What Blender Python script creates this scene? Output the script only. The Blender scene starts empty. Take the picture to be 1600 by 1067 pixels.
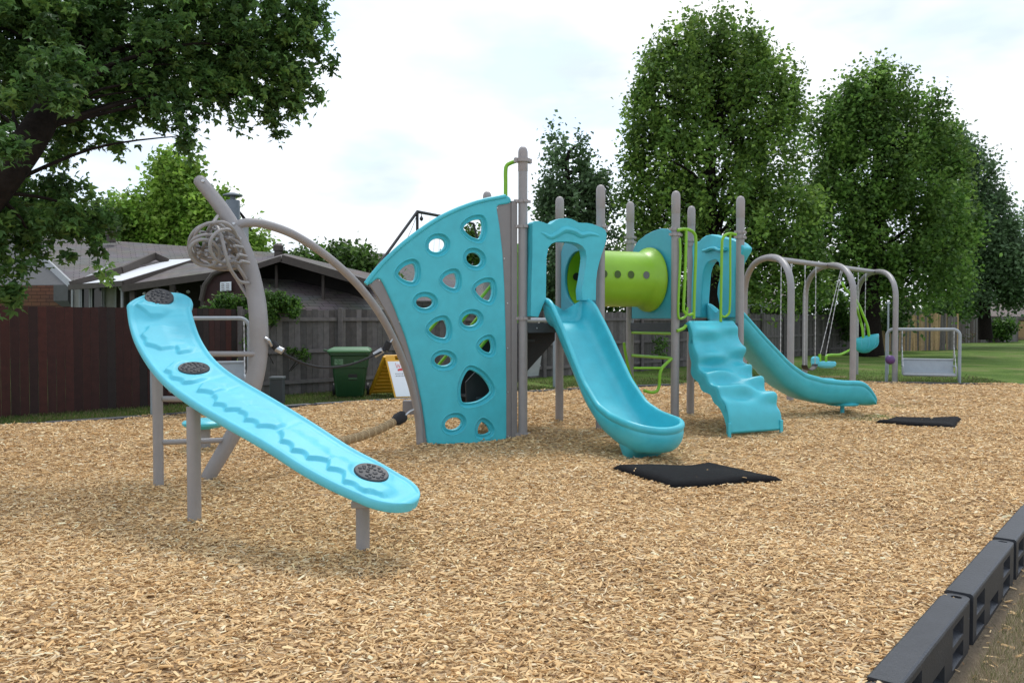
import bpy, bmesh, math, random
import numpy as np
from mathutils import Vector, Matrix
from mathutils.geometry import tessellate_polygon
random.seed(7); rng = np.random.default_rng(11)
R = math.radians; PI = math.pi
scene = bpy.context.scene; C = scene.collection
# ------------------------------------------------------------------ camera
FPX, CAMH, HOR = 1291.0, 1.6, 500.0
TH = math.atan((533.5-HOR)/FPX)
cam = bpy.data.cameras.new('camera'); camo = bpy.data.objects.new('camera', cam); C.objects.link(camo)
camo.location = (0, 0, CAMH); camo.rotation_euler = (R(90)-TH, 0, 0)
cam.sensor_width = 36; cam.lens = 36*FPX/1600; cam.clip_end = 2000; cam.clip_start = .05
scene.camera = camo
# ------------------------------------------------------------------ light
SUN_EL, SUN_AZ = 62, 12            # sun behind the play structure, slightly to the right
w = bpy.data.worlds.new('World'); scene.world = w; w.use_nodes = True
nt = w.node_tree; nt.nodes.clear()
def N(t, typ, **k):
    n = t.nodes.new(typ)
    for a, b in k.items():
        if a.startswith('i_'): n.inputs[a[2:].replace('_', ' ')].default_value = b
        else: setattr(n, a, b)
    return n
out = N(nt, 'ShaderNodeOutputWorld'); bg1 = N(nt, 'ShaderNodeBackground', i_Strength=.19); bg2 = N(nt, 'ShaderNodeBackground', i_Strength=1.0)
sky = N(nt, 'ShaderNodeTexSky', sky_type='NISHITA', sun_disc=False, sun_elevation=R(SUN_EL), sun_rotation=R(SUN_AZ))
tc = N(nt, 'ShaderNodeTexCoord'); mp = N(nt, 'ShaderNodeMapping'); mp.inputs['Scale'].default_value = (1, 1, 2.6); mp.inputs['Location'].default_value = (1.3, .4, .2)
n1 = N(nt, 'ShaderNodeTexNoise', i_Scale=2.1, i_Detail=7, i_Roughness=.52, i_Distortion=.25)
n2 = N(nt, 'ShaderNodeTexNoise', i_Scale=3.3, i_Detail=5, i_Roughness=.5)
rp = N(nt, 'ShaderNodeValToRGB'); rp.color_ramp.elements[0].position = .38; rp.color_ramp.elements[1].position = .54
rp.color_ramp.elements[0].color = (.58, .58, .58, 1); rp.color_ramp.elements[1].color = (.97, .97, .97, 1)
rc = N(nt, 'ShaderNodeValToRGB'); rc.color_ramp.elements[0].position = .42; rc.color_ramp.elements[1].position = .64
rc.color_ramp.elements[0].color = (.57, .65, .77, 1); rc.color_ramp.elements[1].color = (.92, .92, .92, 1)
mx = N(nt, 'ShaderNodeMixShader')
L = nt.links.new
L(tc.outputs['Generated'], mp.inputs['Vector']); L(mp.outputs[0], n1.inputs['Vector']); L(mp.outputs[0], n2.inputs['Vector'])
L(n1.outputs['Fac'], rp.inputs[0]); L(n2.outputs['Fac'], rc.inputs[0]); L(rc.outputs[0], bg2.inputs['Color'])
L(sky.outputs[0], bg1.inputs['Color']); L(rp.outputs[0], mx.inputs[0]); L(bg1.outputs[0], mx.inputs[1]); L(bg2.outputs[0], mx.inputs[2]); L(mx.outputs[0], out.inputs[0])
sl = bpy.data.lights.new('sun', 'SUN'); sl.energy = 1.3; sl.angle = R(16); sl.color = (1, .96, .9)
so = bpy.data.objects.new('sun', sl); C.objects.link(so)
sd = Vector((math.sin(R(SUN_AZ))*math.cos(R(SUN_EL)), math.cos(R(SUN_AZ))*math.cos(R(SUN_EL)), math.sin(R(SUN_EL))))
so.rotation_euler = sd.to_track_quat('Z', 'Y').to_euler()
scene.view_settings.view_transform = 'Standard'; scene.view_settings.look = 'None'; scene.view_settings.exposure = .52; scene.view_settings.gamma = 1
# ------------------------------------------------------------------ geometry helpers
CAM = Vector((0, 0, CAMH)); FW = Vector((0, math.cos(TH), -math.sin(TH))); UPV = Vector((0, math.sin(TH), math.cos(TH)))
def ray(px, py): return FW + Vector((1, 0, 0))*((px-800)/FPX) + UPV*((533.5-py)/FPX)
def W(px, py, Y): r = ray(px, py); return CAM + r*(Y/r.y)
def G(px, py, z=0): r = ray(px, py); return CAM + r*((z-CAMH)/r.z)
def PL(px, py, P, n): r = ray(px, py); return CAM + r*((P-CAM).dot(n)/r.dot(n))
def V(*a): return Vector(a)
def cr(pts, n=8, closed=False):
    pts = [Vector(p) for p in pts]; m = len(pts); o = []
    rngi = range(m if closed else m-1)
    for i in rngi:
        if closed: p0, p1, p2, p3 = pts[i-1], pts[i], pts[(i+1) % m], pts[(i+2) % m]
        else: p0, p1, p2, p3 = pts[max(i-1, 0)], pts[i], pts[i+1], pts[min(i+2, m-1)]
        for k in range(n):
            t = k/n
            o.append(.5*((2*p1)+(p2-p0)*t+(2*p0-5*p1+4*p2-p3)*t*t+(3*p1-p0-3*p2+p3)*t**3))
    if not closed: o.append(pts[-1].copy())
    return o
def lerp(a, b, t): return a+(b-a)*t
def interp(tab, x):
    if x <= tab[0][0]: return tab[0][1]
    for (x0, y0), (x1, y1) in zip(tab, tab[1:]):
        if x <= x1: return lerp(y0, y1, (x-x0)/(x1-x0))
    return tab[-1][1]
def sinterp(tab, x):       # smooth (monotone-ish) interpolation
    h = .06; return (interp(tab, x-h)+2*interp(tab, x)+interp(tab, x+h)+interp(tab, x-h/2)*2+interp(tab, x+h/2)*2)/8
def ss(a, b, x): t = min(1, max(0, (x-a)/(b-a))); return t*t*(3-2*t)
class MB:
    def __init__(s): s.v = []; s.f = []; s.sm = True
    def add(s, vs, fs):
        o = len(s.v); s.v += [tuple(x) for x in vs]; s.f += [tuple(i+o for i in f) for f in fs]; return s
    def box(s, c, d, M=None):
        x, y, z = d[0]/2, d[1]/2, d[2]/2; c = Vector(c)
        vs = [Vector((a, b, e)) for a in (-x, x) for b in (-y, y) for e in (-z, z)]
        if M is not None: vs = [M @ v for v in vs]
        return s.add([v+c for v in vs], [(0, 1, 3, 2), (4, 6, 7, 5), (0, 4, 5, 1), (2, 3, 7, 6), (0, 2, 6, 4), (1, 5, 7, 3)])
    def bar(s, a, b, wd, th, up=Vector((0, 0, 1))):      # rectangular bar from a to b
        a = Vector(a); b = Vector(b); d = b-a; l = d.length; d.normalize()
        r = d.cross(up); r = r.normalized() if r.length > 1e-4 else Vector((1, 0, 0)); q = r.cross(d)
        return s.box((a+b)/2, (wd, l, th), Matrix((r, d, q)).transposed())
    def tube(s, path, r, n=12, closed=False, caps=True, flat=1.0):
        P = [Vector(p) for p in path]; m = len(P); rr = r if isinstance(r, (list, tuple)) else [r]*m
        T = []
        for i in range(m):
            a = P[i-1] if (i > 0 or closed) else P[i]; b = P[(i+1) % m] if (i < m-1 or closed) else P[i]
            T.append((b-a).normalized())
        up = Vector((0, 0, 1)) if abs(T[0].z) < .9 else Vector((0, 1, 0))
        x = T[0].cross(up).normalized(); vs = []
        for i in range(m):
            x = (x - T[i]*x.dot(T[i])).normalized(); y = T[i].cross(x)
            for k in range(n):
                t = 2*PI*k/n; vs.append(P[i]+x*math.cos(t)*rr[i]+y*math.sin(t)*rr[i]*flat)
        fs = []
        for i in range(m if closed else m-1):
            j = (i+1) % m
            for k in range(n): fs.append((i*n+k, i*n+(k+1) % n, j*n+(k+1) % n, j*n+k))
        if caps and not closed: fs += [tuple(range(n-1, -1, -1)), tuple(range((m-1)*n, m*n))]
        return s.add(vs, fs)
    def lathe(s, c, prof, n=20, ax=None, sx=1, sy=1):      # prof: (r, z)
        c = Vector(c); M = ax.to_track_quat('Z', 'Y').to_matrix() if ax is not None else Matrix.Identity(3); vs = []
        for r, z in prof:
            for k in range(n): t = 2*PI*k/n; vs.append(c+M @ Vector((r*math.cos(t)*sx, r*math.sin(t)*sy, z)))
        m = len(prof); fs = [(i*n+k, i*n+(k+1) % n, (i+1)*n+(k+1) % n, (i+1)*n+k) for i in range(m-1) for k in range(n)]
        if prof[0][0] > 1e-5: fs.append(tuple(range(n-1, -1, -1)))
        if prof[-1][0] > 1e-5: fs.append(tuple(range((m-1)*n, m*n)))
        return s.add(vs, fs)
    def loft(s, rings, closed=True, cap=True):
        n = len(rings[0]); vs = [p for r in rings for p in r]; fs = []
        for i in range(len(rings)-1):
            for k in range(n if closed else n-1): fs.append((i*n+k, i*n+(k+1) % n, (i+1)*n+(k+1) % n, (i+1)*n+k))
        if cap and closed: fs += [tuple(range(n-1, -1, -1)), tuple(range((len(rings)-1)*n, len(rings)*n))]
        return s.add(vs, fs)
    def slab(s, outline, nrm, th, holes=()):    # planar polygon (3D points) extruded by th along nrm
        loops = [[Vector(p) for p in outline]]+[[Vector(p) for p in h] for h in holes]; flat = [p for l in loops for p in l]
        tri = tessellate_polygon(loops); n = len(flat); off = Vector(nrm)*th
        vs = flat+[p+off for p in flat]; fs = []
        for t in tri: fs.append(tuple(t)); fs.append(tuple(n+i for i in reversed(t)))
        b = 0
        for l in loops:
            m = len(l)
            for k in range(m): fs.append((b+k, b+(k+1) % m, n+b+(k+1) % m, n+b+k))
            b += m
        return s.add(vs, fs)
def obj(name, mb, mat, parent=None, bevel=0, seg=3, sharp=35, fix=True, local=False, solid=0, sub=0):
    me = bpy.data.meshes.new(name); me.from_pydata(mb.v, [], mb.f); 
    if fix:
        bm = bmesh.new(); bm.from_mesh(me); bmesh.ops.remove_doubles(bm, verts=bm.verts, dist=1e-5); bmesh.ops.recalc_face_normals(bm, faces=bm.faces); bm.to_mesh(me); bm.free()
    me.materials.append(mat)
    me.shade_smooth()
    if sharp < 180: me.set_sharp_from_angle(angle=R(sharp))
    o = bpy.data.objects.new(name, me); C.objects.link(o)
    if parent is not None:
        o.parent = parent
        if not local:
            off = Vector(parent.location)
            if parent.parent is not None and parent.type == 'MESH': off = Vector((0, 0, 0))
            o.location = -off if parent.type == 'EMPTY' else Vector((0, 0, 0))
    if bevel:
        b = o.modifiers.new('bevel', 'BEVEL'); b.width = bevel; b.segments = seg; b.limit_method = 'ANGLE'; b.angle_limit = R(40); b.harden_normals = False
    if solid:
        b = o.modifiers.new('solid', 'SOLIDIFY'); b.thickness = solid; b.offset = -1
    if sub:
        b = o.modifiers.new('sub', 'SUBSURF'); b.levels = sub; b.render_levels = sub
    return o
def tag(o, label, cat, group=None, kind=None):
    if label: o['label'] = label
    if cat: o['category'] = cat
    if group: o['group'] = group
    if kind: o['kind'] = kind
    return o
def thing(name, label, cat, loc=(0, 0, 0), group=None):
    o = bpy.data.objects.new(name, None); C.objects.link(o); o.location = loc; o.empty_display_size = .2
    return tag(o, label, cat, group)
# ------------------------------------------------------------------ materials
def mat(name, col, rough=.5, metal=0, var=.0, vscale=8, bump=0, bscale=60, attr=None, trans=0, col2=None, spec=.5, coat=0):
    m = bpy.data.materials.new(name); m.use_nodes = True; t = m.node_tree; l = t.links.new
    p = t.nodes['Principled BSDF']; p.inputs['Base Color'].default_value = (*col, 1); p.inputs['Roughness'].default_value = rough; p.inputs['Metallic'].default_value = metal
    p.inputs['Specular IOR Level'].default_value = spec; p.inputs['Coat Weight'].default_value = coat
    co = N(t, 'ShaderNodeTexCoord'); src = None
    if attr:
        a = N(t, 'ShaderNodeAttribute', attribute_name=attr); src = a.outputs['Color']
    if var or col2:
        nz = N(t, 'ShaderNodeTexNoise', i_Scale=vscale, i_Detail=6, i_Roughness=.6); l(co.outputs['Object'], nz.inputs['Vector'])
        mr = N(t, 'ShaderNodeMapRange'); mr.inputs['From Min'].default_value = .3; mr.inputs['From Max'].default_value = .7
        l(nz.outputs['Fac'], mr.inputs['Value'])
        mi = N(t, 'ShaderNodeMix', data_type='RGBA')
        l(mr.outputs[0], mi.inputs['Factor'])
        if src is None:
            c2 = col2 or tuple(c*(1-var) for c in col); mi.inputs['A'].default_value = (*c2, 1); mi.inputs['B'].default_value = (*col, 1)
        else:
            mi.blend_type = 'MULTIPLY'; mi.inputs['Factor'].default_value = 1; mr.inputs['To Min'].default_value = 1-var
            l(src, mi.inputs['A']); l(mr.outputs[0], mi.inputs['B']); t.links.remove(mi.inputs['Factor'].links[0]); mi.inputs['Factor'].default_value = 1
        src = mi.outputs['Result']
    if src is not None: l(src, p.inputs['Base Color'])
    if bump:
        nb = N(t, 'ShaderNodeTexNoise', i_Scale=bscale, i_Detail=4); l(co.outputs['Object'], nb.inputs['Vector'])
        bp = N(t, 'ShaderNodeBump', i_Strength=bump, i_Distance=.01); l(nb.outputs['Fac'], bp.inputs['Height']); l(bp.outputs[0], p.inputs['Normal'])
    if trans:
        tr = N(t, 'ShaderNodeBsdfTranslucent'); ms = N(t, 'ShaderNodeMixShader'); ms.inputs[0].default_value = trans
        if src is not None: l(src, tr.inputs['Color'])
        else: tr.inputs['Color'].default_value = (*col, 1)
        l(p.outputs[0], ms.inputs[1]); l(tr.outputs[0], ms.inputs[2]); l(ms.outputs[0], t.nodes['Material Output'].inputs[0])
    return m
TURQ = mat('turquoise_plastic', (.066, .545, .645), .38, var=.15, vscale=5, bump=.12, bscale=160)
TURQL = mat('light_turquoise_plastic', (.12, .60, .74), .5, var=.10, vscale=6, bump=.15, bscale=160)
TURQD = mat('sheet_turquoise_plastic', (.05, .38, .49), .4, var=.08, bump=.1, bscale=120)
LIME = mat('lime_plastic', (.27, .53, .025), .36, var=.12, vscale=5, bump=.1, bscale=120)
LIMEM = mat('lime_painted_metal', (.22, .50, .02), .35, var=.08)
POST = mat('taupe_painted_metal', (.32, .305, .302), .42, var=.12, vscale=7, bump=.15, bscale=90)
POSTC = mat('taupe_cap_metal', (.36, .33, .32), .45, var=.1)
PLATE = mat('grey_plate', (.25, .235, .23), .5, var=.1)
STEEL = mat('galvanised_steel', (.55, .56, .57), .35, metal=.8, var=.1)
GALV = mat('grey_blue_powder_coat', (.33, .37, .40), .5, var=.12)
DECK = mat('dark_coated_deck', (.055, .065, .075), .6, var=.2)
BLACK = mat('black_plastic', (.018, .018, .02), .55, var=.3)
BLKPAD = mat('black_rubber_pad', (.035, .037, .042), .5, var=.3)
RUB = mat('black_rubber_mat', (.012, .012, .0135), .85, var=.35, vscale=14, bump=.6, bscale=240, spec=.15)
TIMB = mat('black_plastic_timber', (.036, .039, .046), .45, var=.25, vscale=9, bump=.25, bscale=70)
ROPEB = mat('black_rope', (.02, .02, .022), .8, bump=.6, bscale=300)
ROPET = mat('tan_rope', (.42, .30, .16), .85, var=.35, vscale=60, bump=.8, bscale=200)
CHAIN = mat('chain_metal', (.50, .50, .50), .4, metal=.6)
BARK = mat('dark_bark', (.022, .017, .014), .95, var=.6, vscale=12, bump=1, bscale=22, spec=.1)
LEAF = mat('leaf', (.05, .1, .02), .5, attr='tint', trans=.42, spec=.35)
CHIP = mat('wood_chip', (.5, .35, .18), .8, attr='tint', spec=.2)
FENCE = mat('weathered_fence', (.2, .18, .16), .85, attr='tint', var=.35, vscale=9, bump=.4, bscale=60)
BINM = mat('dark_green_plastic', (.014, .062, .022), .45, var=.12)
BINL = mat('pale_green_plastic', (.06, .17, .07), .5, var=.1)
YEL = mat('yellow_plastic', (.72, .38, .025), .45, var=.1)
WHT = mat('white_board', (.78, .82, .86), .4)
RED = mat('red_print', (.65, .05, .05), .5)
INK = mat('grey_print', (.10, .10, .11), .6)
PURP = mat('purple_rubber', (.10, .04, .16), .45)
GLASS = mat('dark_window_glass', (.03, .035, .04), .08)
WHTM = mat('white_metal_roof', (.72, .74, .76), .45, var=.06)
TRIM = mat('brown_trim', (.07, .055, .045), .7, var=.3)
TRIMW = mat('pale_trim', (.34, .35, .36), .6, var=.15)
SIDING = mat('grey_siding', (.10, .10, .10), .8, var=.2)
REDW = mat('red_stained_boards', (.045, .014, .012), .7, var=.4)
DARKIN = mat('porch_shade_and_umbrella', (.022, .018, .016), .85, var=.3)  # near-black holds the shade of porch interior and open attic; umbrella shares it
CREAM = mat('cream_curtain', (.30, .29, .27), .8, var=.2)
def roofmat(name, c1, c2, sc=3.0):
    m = bpy.data.materials.new(name); m.use_nodes = True; t = m.node_tree; l = t.links.new; p = t.nodes['Principled BSDF']; p.inputs['Roughness'].default_value = .9
    co = N(t, 'ShaderNodeUVMap'); 
    br = N(t, 'ShaderNodeTexBrick', i_Scale=sc); br.inputs['Color1'].default_value = (*c1, 1); br.inputs['Color2'].default_value = (*c2, 1); br.inputs['Mortar'].default_value = tuple(x*.45 for x in c2)+(1,)
    br.inputs['Mortar Size'].default_value = .012; br.inputs['Brick Width'].default_value = .42; br.inputs['Row Height'].default_value = .17; br.offset = .37
    l(co.outputs[0], br.inputs['Vector'])
    nz = N(t, 'ShaderNodeTexNoise', i_Scale=1.2, i_Detail=6); mi = N(t, 'ShaderNodeMix', data_type='RGBA', blend_type='MULTIPLY'); mi.inputs['Factor'].default_value = .5
    l(co.outputs[0], nz.inputs['Vector']); l(br.outputs[0], mi.inputs['A']); l(nz.outputs['Color'], mi.inputs['B'])
    l(mi.outputs['Result'], p.inputs['Base Color']); bp = N(t, 'ShaderNodeBump', i_Strength=.6, i_Distance=.03); l(br.outputs['Fac'], bp.inputs['Height']); bp.invert = True; l(bp.outputs[0], p.inputs['Normal'])
    return m
SHING = roofmat('grey_shingles', (.20, .183, .175), (.155, .142, .138), 1.0)
SHINGB = roofmat('brown_shingles', (.20, .178, .165), (.15, .133, .122), 1.0)
SHINGT = roofmat('tan_shingles', (.24, .20, .17), (.19, .16, .14), 1.0)
BRICK = roofmat('red_brick', (.20, .085, .05), (.14, .06, .04), 1.6)
BRICKT = roofmat('tan_brick', (.42, .28, .18), (.36, .24, .15), 1.6)
def uvplanar(o):
    """planar UVs in metres, per face, from the face's own plane"""
    me = o.data; uv = me.uv_layers.new(name='UVMap')
    for p in me.polygons:
        n = p.normal; a = Vector((0, 0, 1)).cross(n)
        a = a.normalized() if a.length > .05 else Vector((1, 0, 0)); b = n.cross(a)
        for li in p.loop_indices:
            v = me.vertices[me.loops[li].vertex_index].co; uv.data[li].uv = (v.dot(a), v.dot(b))
    return o
# ------------------------------------------------------------------ ground
def groundmats():
    m = bpy.data.materials.new('mulch'); m.use_nodes = True; t = m.node_tree; l = t.links.new; p = t.nodes['Principled BSDF']; p.inputs['Roughness'].default_value = .9; p.inputs['Specular IOR Level'].default_value = .15
    co = N(t, 'ShaderNodeTexCoord'); nz = N(t, 'ShaderNodeTexNoise', i_Scale=6, i_Detail=3); 
    vm = N(t, 'ShaderNodeVectorMath', operation='MULTIPLY_ADD'); vm.inputs[1].default_value = (.25, .25, .1); l(nz.outputs['Color'], vm.inputs[0]); l(co.outputs['Object'], nz.inputs['Vector']); l(co.outputs['Object'], vm.inputs[2])
    mp = N(t, 'ShaderNodeMapping'); mp.inputs['Scale'].default_value = (1, 2.6, 1); mp.inputs['Rotation'].default_value = (0, 0, .15); l(vm.outputs[0], mp.inputs['Vector'])
    vo = N(t, 'ShaderNodeTexVoronoi', i_Scale=22); l(mp.outputs[0], vo.inputs['Vector'])
    r = N(t, 'ShaderNodeValToRGB'); e = r.color_ramp.elements; e[0].position = 0; e[0].color = (.30, .19, .095, 1); e[1].position = 1; e[1].color = (.62, .46, .28, 1)
    x = e.new(.3); x.color = (.42, .27, .135, 1); x = e.new(.65); x.color = (.52, .355, .19, 1)
    sp = N(t, 'ShaderNodeSeparateColor'); l(vo.outputs['Color'], sp.inputs[0]); l(sp.outputs[0], r.inputs[0])
    l(r.outputs[0], p.inputs['Base Color']); bp = N(t, 'ShaderNodeBump', i_Strength=.9, i_Distance=.02); l(sp.outputs[1], bp.inputs['Height']); l(bp.outputs[0], p.inputs['Normal'])
    g = bpy.data.materials.new('lawn_grass'); g.use_nodes = True; t = g.node_tree; l = t.links.new; p = t.nodes['Principled BSDF']; p.inputs['Roughness'].default_value = .9; p.inputs['Specular IOR Level'].default_value = .15
    co = N(t, 'ShaderNodeTexCoord'); a = N(t, 'ShaderNodeTexNoise', i_Scale=.45, i_Detail=8, i_Roughness=.65); b = N(t, 'ShaderNodeTexNoise', i_Scale=30, i_Detail=5, i_Roughness=.7)
    l(co.outputs['Object'], a.inputs['Vector']); l(co.outputs['Object'], b.inputs['Vector'])
    r = N(t, 'ShaderNodeValToRGB'); e = r.color_ramp.elements; e[0].position = .38; e[0].color = (.075, .14, .022, 1); e[1].position = .66; e[1].color = (.20, .20, .08, 1); x = e.new(.52); x.color = (.12, .195, .035, 1)
    l(a.outputs['Fac'], r.inputs[0])
    mi = N(t, 'ShaderNodeMix', data_type='RGBA', blend_type='MULTIPLY'); mi.inputs['Factor'].default_value = 1
    mr = N(t, 'ShaderNodeMapRange'); mr.inputs['From Min'].default_value = .3; mr.inputs['From Max'].default_value = .7; mr.inputs['To Min'].default_value = .55; mr.inputs['To Max'].default_value = 1.35
    l(b.outputs['Fac'], mr.inputs['Value']); l(r.outputs[0], mi.inputs['A']); l(mr.outputs[0], mi.inputs['B'])
    # bare, dry strip near the border at the viewer's corner and by the fences
    sx = N(t, 'ShaderNodeSeparateXYZ'); l(co.outputs['Object'], sx.inputs[0]); m2 = N(t, 'ShaderNodeMapRange'); m2.inputs['From Min'].default_value = 12; m2.inputs['From Max'].default_value = 7; l(sx.outputs[1], m2.inputs['Value'])
    mi2 = N(t, 'ShaderNodeMix', data_type='RGBA'); mi2.inputs['B'].default_value = (.30, .235, .16, 1); l(m2.outputs[0], mi2.inputs['Factor']); l(mi.outputs['Result'], mi2.inputs['A'])
    l(mi2.outputs['Result'], p.inputs['Base Color']); bp = N(t, 'ShaderNodeBump', i_Strength=1, i_Distance=.04); l(b.outputs['Fac'], bp.inputs['Height']); l(bp.outputs[0], p.inputs['Normal'])
    return m, g
MULCH, LAWN = groundmats()
TDIR = V(.634, .773, 0); TN = V(.773, -.634, 0); T0 = V(1.60, 3.52, 0)     # line of the near timbers
far_edge = [G(-330, 690), G(0, 667), G(240, 651), G(470, 634), G(640, 624), G(900, 607), G(1110, 600), G(1300, 597), G(1600, 602)]
far_edge = [V(p.x, p.y, 0) for p in far_edge]
corner = T0+TDIR*19.6
poly = [T0-TDIR*6.5]+[corner]+far_edge[::-1]+[V(-13, 5, 0), V(-12, -3, 0)]
poly2 = []
for i, p in enumerate(poly):
    q = poly[(i+1) % len(poly)]; n = max(1, int((q-p).length/.25))
    for k in range(n): poly2.append(p.lerp(q, k/n))
def lz(x, y): return -.24+.20*ss(5, 13, y)
_u = (math.cos(R(25)), math.sin(R(25)))
MOUNDS = [(.147+_u[0]*a-_u[1]*b, 11.2+_u[1]*a+_u[0]*b, .17, .04) for a in (0, 1.22, 2.51, 3.72) for b in (0, 1.22)]
for q_, r_, h_ in (((248, 770), .16, .035), ((304, 822), .17, .04), ((567, 861), .17, .04), ((320, 752), .2, .045), ((657, 697), .16, .035), ((730, 695), .35, .03)): g_ = G(*q_); MOUNDS.append((g_.x, g_.y, r_, h_))
MOUNDS += [(1.85, 9.0, .55, -.04), (2.6, 10.2, .5, .02), (6.3, 14.0, .6, -.03), (3.6, 11.2, .5, -.02), (-.2, 6.4, 1.2, .03), (3.2, 6.5, 1.4, -.03), (-2.5, 4.4, 1.0, .025)]
def bumps(x, y): return sum(h*np.exp(-((x-a)**2+(y-b)**2)/r**2) for a, b, r, h in MOUNDS)
def mz(x, y): return float(bumps(x, y))+.022*math.sin(x*1.7+math.sin(y*1.1)*1.3)+.018*math.sin(y*2.3+x*.9)+.012*math.sin(x*5.1+1)*math.sin(y*4.3)
cen = V(0, 10, 0); NR = 150; vs = [(cen.x, cen.y, mz(0, 10))]; fs = []; n = len(poly2)
for r in range(1, NR+1):
    for p in poly2:
        q = cen.lerp(p, r/NR); vs.append((q.x, q.y, mz(q.x, q.y)*ss(1, .97, r/NR)))
for k in range(n): fs.append((0, 1+k, 1+(k+1) % n))
for r in range(NR-1):
    for k in range(n): fs.append((1+r*n+k, 1+(r+1)*n+k, 1+(r+1)*n+(k+1) % n, 1+r*n+(k+1) % n))
m = MB(); m.v = vs; m.f = fs
o = obj('mulch_ground', m, MULCH, sharp=180); tag(o, 'tan wood chip play surface under the turquoise equipment', None, kind='structure')
def lz(x, y): return -.24+.20*ss(5, 13, y)
m = MB(); xs = [-300, -120, -60, -40]+list(np.linspace(-30, 40, 71))+[55, 90, 160, 320]; ys = [-30, -10]+list(np.linspace(-4, 60, 65))+[75, 100, 160, 300, 600]
m.add([(x, y, lz(x, y)+(.02*math.sin(x*.8)*math.sin(y*.6) if abs(x) < 50 and y > 22 else 0)) for y in ys for x in xs], [(j*len(xs)+i, j*len(xs)+i+1, (j+1)*len(xs)+i+1, (j+1)*len(xs)+i) for j in range(len(ys)-1) for i in range(len(xs)-1)])
o = obj('lawn', m, LAWN, sharp=180); tag(o, 'green lawn round the play area, dry near the border', None, kind='structure')
def inside(xs, ys, pl):
    c = np.zeros(len(xs), bool); n = len(pl)
    for i in range(n):
        x0, y0 = pl[i].x, pl[i].y; x1, y1 = pl[(i+1) % n].x, pl[(i+1) % n].y
        if y0 == y1: continue
        c ^= ((y0 > ys) != (y1 > ys)) & (xs < (x1-x0)*(ys-y0)/(y1-y0)+x0)
    return c
def np_mesh(name, verts, nq, qv, tint, material, kind=None, parent=None, smooth=False):
    """verts (n*k,3), faces quads index array (m,4), tint per face"""
    me = bpy.data.meshes.new(name); me.vertices.add(len(verts)); me.vertices.foreach_set('co', verts.astype(np.float32).ravel())
    m = len(qv); me.loops.add(m*4); me.loops.foreach_set('vertex_index', qv.astype(np.int32).ravel())
    me.polygons.add(m); me.polygons.foreach_set('loop_start', np.arange(0, m*4, 4, dtype=np.int32)); me.polygons.foreach_set('loop_total', np.full(m, 4, np.int32))
    me.update(calc_edges=True)
    a = me.attributes.new('tint', 'FLOAT_COLOR', 'FACE'); a.data.foreach_set('color', np.c_[tint, np.ones(m)].astype(np.float32).ravel())
    me.materials.append(material)
    if smooth: me.shade_smooth()
    else: me.shade_flat()
    o = bpy.data.objects.new(name, me); C.objects.link(o)
    if parent is not None: o.parent = parent; o.location = -Vector(parent.location)
    return o
MAT1 = [(958, 735), (1110, 719), (1222, 745), (1052, 759)]; MAT2 = [(1368, 658), (1398, 650), (1501, 653), (1490, 668)]
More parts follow.
